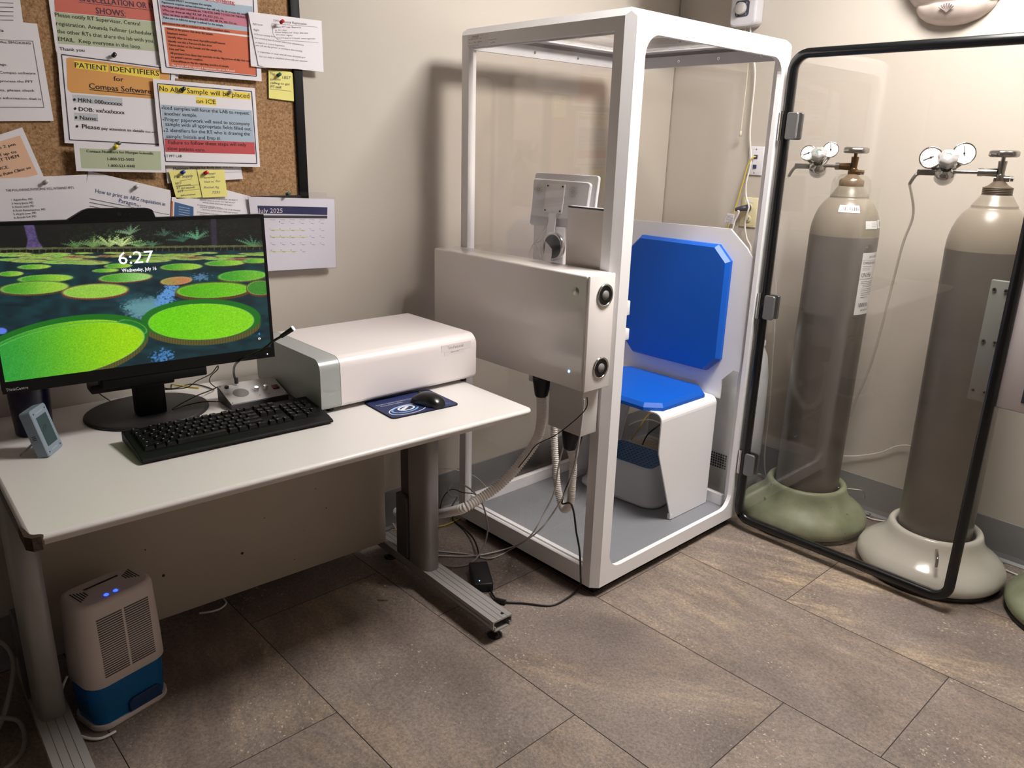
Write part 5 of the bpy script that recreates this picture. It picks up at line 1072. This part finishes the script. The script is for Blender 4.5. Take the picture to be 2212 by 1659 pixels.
# ------------------------------------------------------------------ step stool inside the booth
st = thing('step_stool', 'small grey plastic step stool with a blue anti slip top inside the booth', 'stool', (.685, .395, .0595), math.radians(4))
M_sg = mat('stool_grey', (196, 198, 204), .35)
mb = MB(); loft(mb, [(0, -.135, -.185, .135, .185, .06), (.006, -.142, -.192, .142, .192, .065), (.016, -.140, -.190, .140, .190, .062), (.024, -.130, -.178, .130, .178, .06), (.12, -.115, -.160, .115, .160, .052), (.142, -.108, -.150, .108, .150, .045), (.148, -.100, -.143, .100, .143, .04)], M_sg)
for k in range(2): mb.lathe([(0, .001), (.011, .001), (.011, 0)], M_black, (.0+k*.035-.02, -.158-(.0), .085), 14, (0, -1, .2), sx=.7)
mb.build('body', st)
mb = MB(); P2 = rrect(-.092, -.135, .092, .135, .03); mb.prism(P2, 2, .147, .1505, mat('stool_blue', (34, 92, 148), .5))
for i in range(9):
    for j in range(13): mb.lathe([(.0045, 0), (.004, .0012), (0, .0013)], mat('stool_dots', (26, 70, 118), .5), (-.076+i*.019, -.115+j*.019, .1505), 8)
mb.build('grip_mat', st)
# ------------------------------------------------------------------ gas cylinders
def base_ring(name, x, y, m, label, key_ang=0):
    o = thing(name, label, 'cylinder stand', (x, y, 0)); mb = MB((x, y, 0))
    mb.lathe([(.150, .012), (.210, .012), (.230, .019), (.238, .034), (.236, .050), (.226, .068), (.205, .086), (.181, .104), (.163, .124), (.153, .146), (.150, .162), (.145, .171), (.136, .174), (.127, .169), (.124, .158), (.124, .02)], m, (x, y, 0), 64); mb.build('shell', o)
    mb = MB((x, y, 0)); mb.lathe([(0, 0), (.222, 0), (.229, .004), (.229, .013), (.21, .016), (0, .016)], M_black, (x, y, 0), 56); mb.build('rubber_foot', o)
    a = key_ang; d = Vector((math.cos(a), math.sin(a), 0)); t = Vector((-d.y, d.x, 0))
    mb = MB((x, y, 0)); p_ = Vector((x, y, .148)); mb.tube([p_+d*.115, p_+d*.16, p_+d*.20, p_+d*.215+Vector((0, 0, -.006)), p_+d*.22+Vector((0, 0, -.03))], .0045, M_steel, n=8); mb.build('locking_pin', o)
    return o
M_gr = bpy.data.materials.new('worn_green_paint'); M_gr.use_nodes = True; nt = M_gr.node_tree; b_ = nt.nodes['Principled BSDF']; tc = N(nt, 'ShaderNodeTexCoord')
n1 = N(nt, 'ShaderNodeTexNoise'); n1.inputs['Scale'].default_value = 9; n1.inputs['Detail'].default_value = 6; nt.links.new(tc.outputs['Object'], n1.inputs['Vector'])
n2 = N(nt, 'ShaderNodeTexNoise'); n2.inputs['Scale'].default_value = 34; n2.inputs['Detail'].default_value = 3; nt.links.new(tc.outputs['Object'], n2.inputs['Vector'])
r1 = ramp(nt, n1.outputs['Fac'], [(.35, lin((128, 137, 108))), (.55, lin((150, 157, 128))), (.75, lin((172, 177, 152)))]); r2 = ramp(nt, n2.outputs['Fac'], [(.70, BW0), (.74, BW1)])
nt.links.new(mixc(nt, r2.outputs['Color'], r1.outputs['Color'], lin((96, 92, 66))), b_.inputs['Base Color']); b_.inputs['Roughness'].default_value = .45
M_wp = mat('cream_enamel', (222, 220, 210), .18, coat=.3, vary=.04, vscale=10)
base_ring('cylinder_stand', 1.083, -.152, M_gr, 'worn green round stand holding the gas cylinder nearest the booth', math.radians(-55))
base_ring('cylinder_stand', 1.068, -.640, M_wp, 'glossy white round stand under the right gas cylinder', math.radians(-158))
base_ring('cylinder_stand', 1.085, -1.120, M_gr, 'green round stand at the right edge of the picture', math.radians(150))
M_cyl = mat('dark_taupe_body', (112, 107, 101), .33, spec=.45, vary=.08, vscale=12); M_cylt = mat('light_taupe_shoulder', (146, 137, 124), .3, spec=.5, vary=.05, vscale=10)  # two taupe tones: darker straight body, lighter shoulder above it
M_brass = mat('tarnished_brass', (118, 92, 62), .35, metal=.9); M_gauge = mat('gauge_face', (236, 232, 232), .4)
def cylinder(x, y, label, kind, lean=(0, 0)):
    c = thing('gas_cylinder', label, 'gas cylinder', (x, y, .017)); c.rotation_euler = (lean[0], lean[1], 0)
    R_ = .1165
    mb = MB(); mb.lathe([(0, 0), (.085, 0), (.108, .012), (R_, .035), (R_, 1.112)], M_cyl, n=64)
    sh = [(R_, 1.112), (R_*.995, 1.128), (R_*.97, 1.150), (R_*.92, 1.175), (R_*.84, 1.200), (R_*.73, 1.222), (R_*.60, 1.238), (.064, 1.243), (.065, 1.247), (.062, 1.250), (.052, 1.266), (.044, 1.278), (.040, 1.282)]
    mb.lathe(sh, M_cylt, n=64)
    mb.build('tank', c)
    mb = MB(); zt = 1.275
    mb.lathe([(.040, zt), (.041, zt+.004), (.041, zt+.026), (.036, zt+.030), (.028, zt+.034), (.018, zt+.044), (.012, zt+.048)], mat('taupe_collar', (128, 108, 88), .4) if kind == 'a' else mat('dark_thread', (92, 80, 66), .4), n=40)
    if kind == 'b':
        for k in range(5): mb.lathe([(.041, zt+.004+k*.005), (.0425, zt+.006+k*.005), (.041, zt+.008+k*.005)], mat('dark_thread', (92, 80, 66), .4), n=40)
    mb.build('neck_collar', c)
    br = M_brass if kind == 'a' else M_steel
    zv = zt+.046; D = Vector((-.22, .975, 0)).normalized()   # the regulator points this way
    Nv = Vector((-.92, -.38, .05)).normalized()
    mb = MB(); mb.lathe([(.011, zt+.044), (.013, zv-.002), (.013, zv+.018), (.011, zv+.022)], br, n=20); Z = Vector((0, 0, 1))
    mb.cyl(-D*.026+Z*(zv+.008), D*.016+Z*(zv+.008), .009, br, n=16); mb.cyl(-D*.028+Z*(zv+.008), -D*.036+Z*(zv+.008), .0075, br, n=6)
    mb.cyl(Z*(zv+.018), Z*(zv+.060), .0105, br, r2=.0125, n=20); mb.cyl(D*.010+Z*(zv+.026), D*.050+Z*(zv+.026), .013, br, r2=.011, n=20)
    mb.cyl(Z*(zv+.060), Z*(zv+.072), .006, br, n=14); mb.build('valve', c)
    mb = MB(); zw = zv+.074; n = 48; L = []
    for (rr, hh) in ((.010, 0), (.034, -.003), (.040, .001), (.0405, .013), (.034, .018), (.010, .016)):
        L.append([(rr*(1+.05*math.cos(6*2*PI*k/n))*math.cos(2*PI*k/n), rr*(1+.05*math.cos(6*2*PI*k/n))*math.sin(2*PI*k/n), zw+hh) for k in range(n)])
    vs = [p_ for l in L for p_ in l]; fs = [(i*n+k, i*n+(k+1) % n, (i+1)*n+(k+1) % n, (i+1)*n+k) for i in range(5) for k in range(n)]; mb.add(vs, fs, M_steel, True); mb.add(L[-1], [list(range(n))], M_steel); mb.build('handwheel', c)
    # regulator
    rr0 = .152 if kind == 'b' else .122; ks = 1.12 if kind == 'b' else .97; rc = D*rr0+Z*(zv+.026)
    mb = MB(); mb.cyl(D*.048+Z*(zv+.026), D*.062+Z*(zv+.026), .013, M_steel, n=6); mb.cyl(D*.060+Z*(zv+.026), rc-D*.02, .0055, M_steel, n=14)
    ax = (Nv*.75+Z*.55).normalized()
    mb.lathe([(0, -.040), (.024, -.038), (.029, -.028), (.029, -.004), (.032, -.002), (.032, .004), (.026, .010), (.020, .014), (.016, .022)], M_chrome, rc+ax*(-.004), 32, tuple(ax)); 
    mb.box((-.034, -.009, -.009), (.030, .009, .009), M_steel, .002, M=Matrix.Translation(rc+D*.050+Z*(-.004)) @ Matrix.Rotation(math.atan2(D.y, D.x), 4, 'Z'))
    mb.build('regulator_body', c)
    mb = MB(); kc = rc+ax*.022+Z*.012; n = 40; T2 = Vector((0, 0, 1)).rotation_difference(ax).to_matrix(); L = []
    for rr, hh in ((.010*ks, 0), (.023*ks, .004), (.0255*ks, .030), (.0225*ks, .036), (.0, .037)):
        L.append([kc+T2 @ Vector((rr*(1+.07*math.cos(7*2*PI*k/n))*math.cos(2*PI*k/n), rr*(1+.07*math.cos(7*2*PI*k/n))*math.sin(2*PI*k/n), hh)) for k in range(n)])
    vs = [p_ for l in L for p_ in l]; mb.add(vs, [(i*n+k, i*n+(k+1) % n, (i+1)*n+(k+1) % n, (i+1)*n+k) for i in range(4) for k in range(n)], mat('knob_silver', (216, 216, 218), .25, metal=.5), True)
    for r_a, r_b in ((.006, .0072), (.0085, .0092)): mb.lathe([(r_a, .0376), (r_b, .0376)], mat('knob_green_mark', (20, 130, 90), .5), kc, 24, tuple(ax))
    mb.build('adjusting_knob', c)
    for sgn, tilt_ in ((1, .38), (-1, -.1)):
        gc = rc+D*((.038 if sgn > 0 else -.036)*(1.25 if kind == 'b' else 1))+Z*(.042 if sgn > 0 else .056)+Nv*(.010 if sgn > 0 else -.004); ga = (Nv*1.0+Z*.18+D*(.10*sgn)).normalized(); GR = .0345 if kind == 'b' else .0275
        mb = MB(); mb.lathe([(0, -.016), (GR*.9, -.016), (GR, -.012), (GR, 0), (GR*.93, .002), (GR*.88, .0)], M_chrome, gc, 32, tuple(ga)); mb.cyl(gc-ga*.010-Z*GR*.8, rc+Z*.006+D*(.02*sgn), .005, M_steel, n=12); gcase = mb.build('gauge_case', c)
        mb = MB(); mb.lathe([(GR*.9, -.0005), (0, -.0005)], M_gauge, gc, 32, tuple(ga)); T3 = Vector((0, 0, 1)).rotation_difference(ga).to_matrix()
        a_ = 2.3 if sgn > 0 else .6; 
        for k in range(11):
            t = -.7+k*.46; e = T3 @ Vector((math.cos(t), math.sin(t), 0)); mb.cyl(gc+e*GR*.68+ga*.0002, gc+e*GR*.82+ga*.0002, .0005, M_ink, n=4)
        e = T3 @ Vector((math.cos(a_), math.sin(a_), 0)); mb.cyl(gc-e*GR*.25+ga*.0006, gc+e*GR*.65+ga*.0006, .0009, M_ink, n=5); mb.cyl(gc, gc+ga*.001, .003, M_ink, n=12); mb.build('gauge_dial', gcase)
    mb = MB(); o0_ = rc+D*.075+Z*(-.008); mb.tube([o0_, o0_+D*.008+Z*(-.006)+Nv*.004, o0_+D*.016+Z*(-.020)+Nv*.008, o0_+D*.022+Z*(-.034)+Nv*.01], .0055, M_steel, n=12); mb.build('outlet_barb', c)
    return c, (o0_+D*.022+Z*(-.034)+Nv*.01)
c1, e1 = cylinder(1.083, -.152, 'taupe gas cylinder with white stickers and brass valve, in the green stand', 'a', (0, 0))
c2, e2 = cylinder(1.068, -.640, 'plain taupe gas cylinder with a threaded collar, in the white stand', 'b', (math.radians(-.9), math.radians(-.2)))
# loose clear cap seen around the neck of the first cylinder
mb = MB(); mb.lathe([(.066, 1.245), (.066, 1.285), (.062, 1.305), (.045, 1.320), (.025, 1.323)], pane_mat('clear_plastic_cap', (246, 246, 244), 1.2, .05), n=36); mb.build('clear_neck_cover', c1)
# stickers follow the curved tank
def sticker(par, z0, z1, a0, a1, R_, m, name, lines, dome=False):
    mb = MB(); n = 12
    def P(a, z, dr=0.0):
        r = R_+.0006+dr
        if dome: r = R_*float(np.interp(z, [1.112, 1.128, 1.150, 1.175, 1.200, 1.222, 1.238], [1, .995, .97, .92, .84, .73, .60]))+.0012+dr
        return (r*math.cos(a), r*math.sin(a), z)
    m_ = 4; vs = [P(a0+(a1-a0)*i/n, z0+(z1-z0)*j/m_) for j in range(m_+1) for i in range(n+1)]; mb.add(vs, [(j*(n+1)+i, j*(n+1)+i+1, (j+1)*(n+1)+i+1, (j+1)*(n+1)+i) for j in range(m_) for i in range(n)], m, True)
    for kind_, za, zb, fa, fb, extra in lines:
        A0, A1 = a0+(a1-a0)*fa, a0+(a1-a0)*fb
        if kind_ == 'line': k_ = 8; mb.add([P(A0+(A1-A0)*i/k_, z, .0005) for i in range(k_+1) for z in (za, zb)], [(2*i, 2*i+2, 2*i+3, 2*i+1) for i in range(k_)], M_ink)
        elif kind_ == 'bars':
            for i in range(extra):
                t = i/extra
                if (i*7) % 5 in (0, 1, 3): mb.add([P(A0+(A1-A0)*t, za, .0005), P(A0+(A1-A0)*(t+.6/extra), za, .0005), P(A0+(A1-A0)*(t+.6/extra), zb, .0005), P(A0+(A1-A0)*t, zb, .0005)], [(0, 1, 2, 3)], M_ink)
        elif kind_ == 'text':
            vs, fs = glyphs(extra, 0.0); x0 = min(v.x for v in vs); x1 = max(v.x for v in vs); hh = cap_h(); mb.add([P(A0+(A1-A0)*(v.x-x0)/(x1-x0), za+(zb-za)*v.y/hh, .0006) for v in vs], fs, M_ink)
    return mb.build(name, par)
vd = math.atan2(CAM[1]+.152, CAM[0]-1.083)   # direction of the viewer from the first cylinder
M_st = mat('sticker_white', (226, 226, 226), .3)
sticker(c1, .842, 1.062, vd+.66, vd+1.42, .1165, M_st, 'hazard_label', [('text', 1.0440, 1.0510, .35, .9, 'BLOOD GAS MIXTURE'), ('line', 1.0340, 1.0347, 0, 1, 0), ('text', 1.0220, 1.0300, .06, .95, 'COMPRESSED GAS, N.O.S.'), ('line', 1.0140, 1.0150, .08, .6, 0), ('line', 1.0080, 1.0090, .08, .5, 0), ('line', 1.0020, 1.0030, .08, .5, 0), ('text', 0.9770, 0.9920, .08, .62, 'UN1956'), ('line', 0.9700, 0.9710, 0, 1, 0), ('line', 0.9600, 0.9610, .1, .9, 0), ('line', 0.9540, 0.9550, .1, .9, 0), ('line', 0.9480, 0.9490, .2, .9, 0), ('line', 0.9420, 0.9430, .2, .9, 0), ('line', 0.9340, 0.9350, .2, .9, 0), ('line', 0.9280, 0.9290, .2, .9, 0), ('line', 0.9200, 0.9210, .2, .9, 0), ('line', 0.9120, 0.9130, .2, .9, 0), ('line', 0.9040, 0.9050, .2, .7, 0), ('bars', 0.8700, 0.8840, .15, .75, 26), ('text', 0.8550, 0.8610, .3, .9, 'AIR PRODUCTS')])
sticker(c1, 1.196, 1.220, vd-.30, vd+.42, .1165, M_st, 'barcode_sticker', [('bars', 1.203, 1.214, .22, .95, 34)], True)
sticker(c1, 1.143, 1.170, vd+.62, vd+1.12, .1165, M_st, 'small_sticker', [('line', 1.163, 1.1638, .45, .9, 0), ('line', 1.157, 1.1578, .45, .9, 0), ('line', 1.151, 1.1518, .45, .9, 0)], True)
sticker(c1, 1.145, 1.172, vd+1.16, vd+1.5, .1165, M_st, 'small_sticker', [('bars', 1.149, 1.167, .3, .9, 10)], True)
w1 = c1.matrix_basis @ e1; w2 = c2.matrix_basis @ e2
M_tube = mat('milky_tubing', (244, 240, 232), .25, alpha=.6)
cable('clear_tube', 'milky thin tube running from the cylinder with stickers down behind it', [w1, w1+Vector((-.02, .05, -.04)), w1+Vector((.0, .10, -.12)), Vector((1.22, .16, .9)), Vector((1.28, .15, .4)), Vector((1.29, .12, .02)), Vector((1.29, -.1, .006)), Vector((1.29, -.35, .006))], .0028, M_tube, 'tube')
cable('clear_tube', 'milky thin tube curving down the wall between the two cylinders', [w2, at(1973, 462, x=1.08), at(1951, 525, x=1.12), at(1927, 616, x=1.17), at(1899, 727, x=1.22), at(1875, 804, x=1.26), at(1850, 860, x=1.29), at(1828, 905, x=1.32), Vector((1.318, -.02, .30))], .0044, M_tube, 'tube')
cable('clear_tube', 'milky thin tube crossing the wall low between the cylinders', [at(1810, 985, x=1.32), at(1850, 985, x=1.33), at(1900, 978, x=1.33), at(1960, 962, x=1.325), Vector((1.30, -.62, .35))], .0030, M_tube, 'tube')
cable('cable', 'white cable with a grey clamp on the floor between the cylinder stands', [Vector((1.31, .30, .005)), at(1820, 1068, z=.02), at(1850, 1098, z=.01), at(1880, 1120, z=.006), Vector((1.318, -.45, .006)), at(2150, 1222, z=.005), at(2230, 1256, z=.005)], .0032, M_cw)
mb = MB(tuple(at(1876, 1113, z=.005))); q = at(1876, 1113, z=.012); mb.cyl(q-Vector((.0, .006, 0)), q+Vector((0, .006, 0)), .011, M_steel, n=6); tag(mb.build('cable_clamp'), 'small grey hexagonal clamp on the floor cable between the stands', 'clamp')
# ------------------------------------------------------------------ white appliance between booth and wall
ap = thing('air_purifier', 'tall rounded pale plastic appliance standing between booth and corner', 'appliance', (1.075, .265, 0))
mb = MB(ap.location)
L_ = [(0, .97, .115, 1.20, .44, .06), (.02, .955, .10, 1.215, .45, .07), (.30, .955, .095, 1.215, .455, .08), (.52, .956, .10, 1.213, .45, .085), (.60, .965, .11, 1.205, .44, .085), (.65, .978, .128, 1.19, .42, .08)]
loft(mb, L_, mat('pale_grey_plastic', (236, 240, 246), .35)); mb.build('body', ap)
mb = MB(ap.location)
for i in range(9):
    for j in range(6): mb.box((.9525, .135+i*.011, .150+j*.011), (.9555, .1415+i*.011, .1565+j*.011), M_black)
mb.build('perforated_grille', ap)
mb = MB(ap.location); loft(mb, [(.652, .972, .122, 1.196, .426, .082), (.664, .972, .122, 1.196, .426, .082), (.690, .985, .137, 1.18, .41, .075), (.702, 1.01, .17, 1.155, .38, .06)], mat('pale_grey_plastic', (236, 240, 246), .35)); mb.build('lid', ap)
# ------------------------------------------------------------------ wall fan, lamp, outlets on the right wall
fan = thing('fan', 'white wall fan whose control box with a round dial hangs above the booth', 'fan', (XW, .485, 1.9))
off = fan.location
M_fw = mat('fan_grey_white', (206, 204, 210), .35)
mb = MB(off); mb.prism(rrect(.428, 1.888, .545, 2.16, .022), 0, 1.285, XW, M_fw, .008, seg=2); mb.build('control_box', fan)
mb = MB(off); mb.prism(rrect(.458, 1.925, .520, 1.985, .012), 0, 1.2825, 1.286, mat('dial_plate', (62, 66, 78), .4)); 
for t, y, z in (('1', .511, 1.970), ('0', .470, 1.970), ('2', .511, 1.930), ('3', .470, 1.930)): put_text(mb, t, (1.2822, y, z), (0, -1, 0), (0, 0, 1), .008, M_fw, .01, center=True)
mb.build('dial_plate', fan)
mb = MB(off); mb.lathe([(0, .016), (.020, .016), (.0225, .014), (.0235, 0)], mat('dial_knob', (196, 192, 190), .4), (1.2825, .492, 1.955), 30, (-1, 0, 0)); mb.build('dial_knob', fan)
mb = MB(off); mb.tube([(1.31, .485, 2.12), (1.25, .49, 2.15), (1.20, .50, 2.19)], .022, M_fw, n=12); mb.lathe([(0, 0), (.05, .01), (.055, .05), (.04, .12), (0, .14)], M_fw, (1.17, .54, 2.21), 24, (-.75, -.6, -.15)); mb.build('motor_arm', fan)
fa = Vector((-.75, -.6, -.15)).normalized(); fc = Vector((1.03, .45, 2.185)); FT = Vector((0, 0, 1)).rotation_difference(fa).to_matrix()
mb = MB(off)
for k in range(22):
    rr = .02+k*.0088
    mb.lathe([(rr, .03-(rr/.21)**2*.025), (rr+.0062, .03-((rr+.003)/.21)**2*.025)], M_fw, fc, 48, tuple(fa))
for k in range(22):
    rr = .02+k*.0088
    mb.lathe([(rr, -.06+(rr/.21)**2*.05), (rr+.0060, -.06+((rr+.003)/.21)**2*.05)], M_fw, fc, 48, tuple(fa))
mb.lathe([(.208, .006), (.214, .0), (.208, -.012)], M_fw, fc, 48, tuple(fa)); mb.build('guard', fan)
for k in range(4):
    mb = MB(off); a = 2*PI*k/4; vs = []
    for i in range(9):
        r_ = .03+i*.019; w_ = .55+.75*math.sin(i/8*PI*.8+.4)
        for t, zz_ in ((a-w_*.5, -.03), (a+w_*.5, .0)): vs.append(fc+FT @ Vector((r_*math.cos(t), r_*math.sin(t), zz_)))
    mb.add(vs, [(2*i, 2*i+1, 2*i+3, 2*i+2) for i in range(8)], M_fw, True); mb.build('blade', fan)
mb = MB(off); mb.tube([(1.305, .480, 1.89), (1.31, .478, 1.86), at(1616, 136, x=1.31), at(1608, 220, x=1.31), at(1601, 280, x=1.31)], .0014, mat('cord_cream', (226, 214, 190), .6), n=6); q = at(1600, 288, x=1.31); mb.lathe([(0, -.012), (.006, -.012), (.0035, .010), (0, .011)], mat('cord_cream', (226, 214, 190), .6), q, 14); mb.build('pull_cord', fan)
mb = MB(off); mb.tube([(1.32, .465, 1.89), (1.325, .46, 1.83), at(1630, 140, x=1.325), at(1630, 180, x=1.325), at(1624, 240, x=1.325), at(1620, 290, x=1.325), at(1622, 350, x=1.325), at(1612, 395, x=1.32), at(1612, 425, x=1.315), at(1618, 446, x=1.30), at(1614, 462, x=1.30), at(1609, 485, x=1.31), at(1613, 515, x=1.31), at(1622, 540, x=1.30), (1.31, .36, .9), (1.30, .38, .5)], .0035, M_cw); mb.build('power_cord', fan)
sc = thing('wall_lamp', 'unlit scalloped alabaster wall lamp bowl at the top right', 'lamp', (XW, -.30, 1.83))
mb = MB(sc.location); M_al = mat('alabaster_glass', (214, 198, 190), .35, vary=.12, vscale=18)
cx_, cz_ = -.300, 2.055; n, m2 = 72, 16; vs = []; fs = []
for j in range(m2+1):
    u_ = j/m2; zq = [(0, 0), (.045, .004), (.085, .018), (.110, .036), (.122, .052), (.126, .064), (.124, .069), (.133, .073), (.150, .092), (.172, .122), (.190, .160), (.196, .20), (.196, .205), (.19, .206), (.185, .2), (.15, .1), (.14, .09)][j]
    for i in range(n+1):
        a = PI*i/n                     # half bowl against the wall
        lob = 1+.03*math.cos(a*10)*min(1, u_*2); rr = zq[0]*lob
        z = 1.832+zq[1]+.004*math.cos(a*10)*u_
        vs.append((XW-.001-rr*.62*math.sin(a), cx_+rr*math.cos(a), z))
for j in range(m2):
    for i in range(n): k = j*(n+1)+i; fs.append((k, k+1, k+n+2, k+n+1))
mb.add(vs, fs, M_al, True)
for k in range(7): a = -.9+k*.3; mb.tube([(XW-.074, cx_, 1.868), (XW-.078, cx_+.014*math.sin(a), 1.868+.014*math.cos(a)), (XW-.084, cx_+.030*math.sin(a), 1.868+.026*math.cos(a))], .0022, mat('rosette_grey', (150, 138, 136), .5), n=6, sub=3)  # small star rosette, a darker grey than the bowl
mb.build('bowl', sc)
mb = MB(sc.location); mb.box((XW-.02, cx_-.06, 1.93), (XW, cx_+.06, 2.03), M_steel, .004); mb.build('wall_bracket', sc)
dp = thing('data_outlet', 'white data outlet plate with two jacks on the wall behind the booth', 'outlet', (XW, .385, 1.368))
mb = MB(dp.location); mb.box((XW-.006, .350, 1.310), (XW, .420, 1.426), mat('plate_white', (226, 224, 232), .35), .002)
for y, z in ((.385, 1.415), (.385, 1.320)): mb.cyl((XW-.006, y, z), (XW-.0075, y, z), .003, M_steel, n=10)
mb.build('plate', dp)
for z in (1.385, 1.345): MB(dp.location).box((XW-.008, .377, z-.008), (XW-.0058, .393, z+.008), mat('jack_blue', (34, 52, 92), .4)).build('jack', dp)
op = thing('power_outlet', 'ivory hospital power outlet on the wall behind the booth', 'outlet', (XW, .39, 1.155))
mb = MB(op.location); mb.box((XW-.006, .352, 1.094), (XW, .428, 1.218), mat('ivory_plate', (222, 212, 172), .4), .002); mb.box((XW-.0068, .370, 1.198), (XW-.0058, .412, 1.208), M_paper)
mb.build('plate', op)
for z in (1.176, 1.128):
    mb = MB(op.location); mb.lathe([(0, .002), (.016, .002), (.017, 0)], mat('ivory_socket', (206, 196, 156), .4), (XW-.006, .39, z), 24, (-1, 0, 0))
    for dy, w_ in ((-.006, .0012), (.006, .0012)): mb.box((XW-.0088, .39+dy-w_, z), (XW-.0078, .39+dy+w_, z+.008), M_black)
    mb.cyl((XW-.0088, .39, z-.007), (XW-.0078, .39, z-.007), .002, M_black, n=8); mb.build('socket', op)
pl = thing('power_plug', 'dark grey plug with a white cord in the ivory outlet', 'plug', (XW-.01, .40, 1.17))
mb = MB(pl.location); mb.tube([(XW-.009, .390, 1.176), (XW-.03, .396, 1.174), (XW-.045, .415, 1.170), (XW-.05, .428, 1.166)], .012, mat('plug_slate', (52, 52, 70), .4), n=14, rf=lambda d: .0155-.13*d); mb.build('plug_body', pl)
mb = MB(pl.location); mb.tube([(XW-.05, .426, 1.166), at(1596, 458, x=1.295), at(1587, 478, x=1.295), at(1582, 496, x=1.29), (1.28, .46, .95), (1.27, .47, .6)], .004, M_cw); mb.build('cord', pl)
cable('cable', 'yellow network cable from the data outlet down behind the booth', [Vector((XW-.008, .385, 1.385)), at(1626, 340, x=1.32), at(1616, 356, x=1.32), at(1606, 390, x=1.32), at(1595, 428, x=1.32), at(1583, 465, x=1.32), at(1572, 492, x=1.32), Vector((1.31, .50, .9)), Vector((1.24, .58, .3)), at(1404, 893, x=1.05), at(1381, 925, z=.2), at(1364, 950, z=.08)], .0030, M_cy)
mb = MB(tuple(at(1576, 468, x=1.31))); fl = Flat((1.312, 0, 0), (-1, -.1, 0), mb); fl.sheet([(1571, 460), (1587, 463), (1583, 484), (1565, 480)], M_paper)
for k in range(7): fl.line(1569+(-k*.3), 464+k*2.6, 1584-k*.4, 467+k*2.4, M_grey_ink, .8, 2)
tag(mb.build('cord_tag'), 'white printed tag wrapped on the cord by the ivory outlet', 'tag')
cable('cable', 'black cable hanging under the booth seat near the stool', [at(1440, 896, x=1.10), at(1432, 912, x=1.10), at(1415, 925, x=1.10), at(1398, 940, x=1.10), at(1388, 960, x=1.12)], .0035, M_cb)
cable('clear_tube', 'pale tube arching against the baseboard behind the stool', [at(1350, 925, x=1.2), at(1365, 915, x=1.2), at(1385, 908, x=1.2), at(1410, 908, x=1.2), at(1435, 920, x=1.2), at(1450, 940, x=1.2)], .003, M_tube, 'tube')
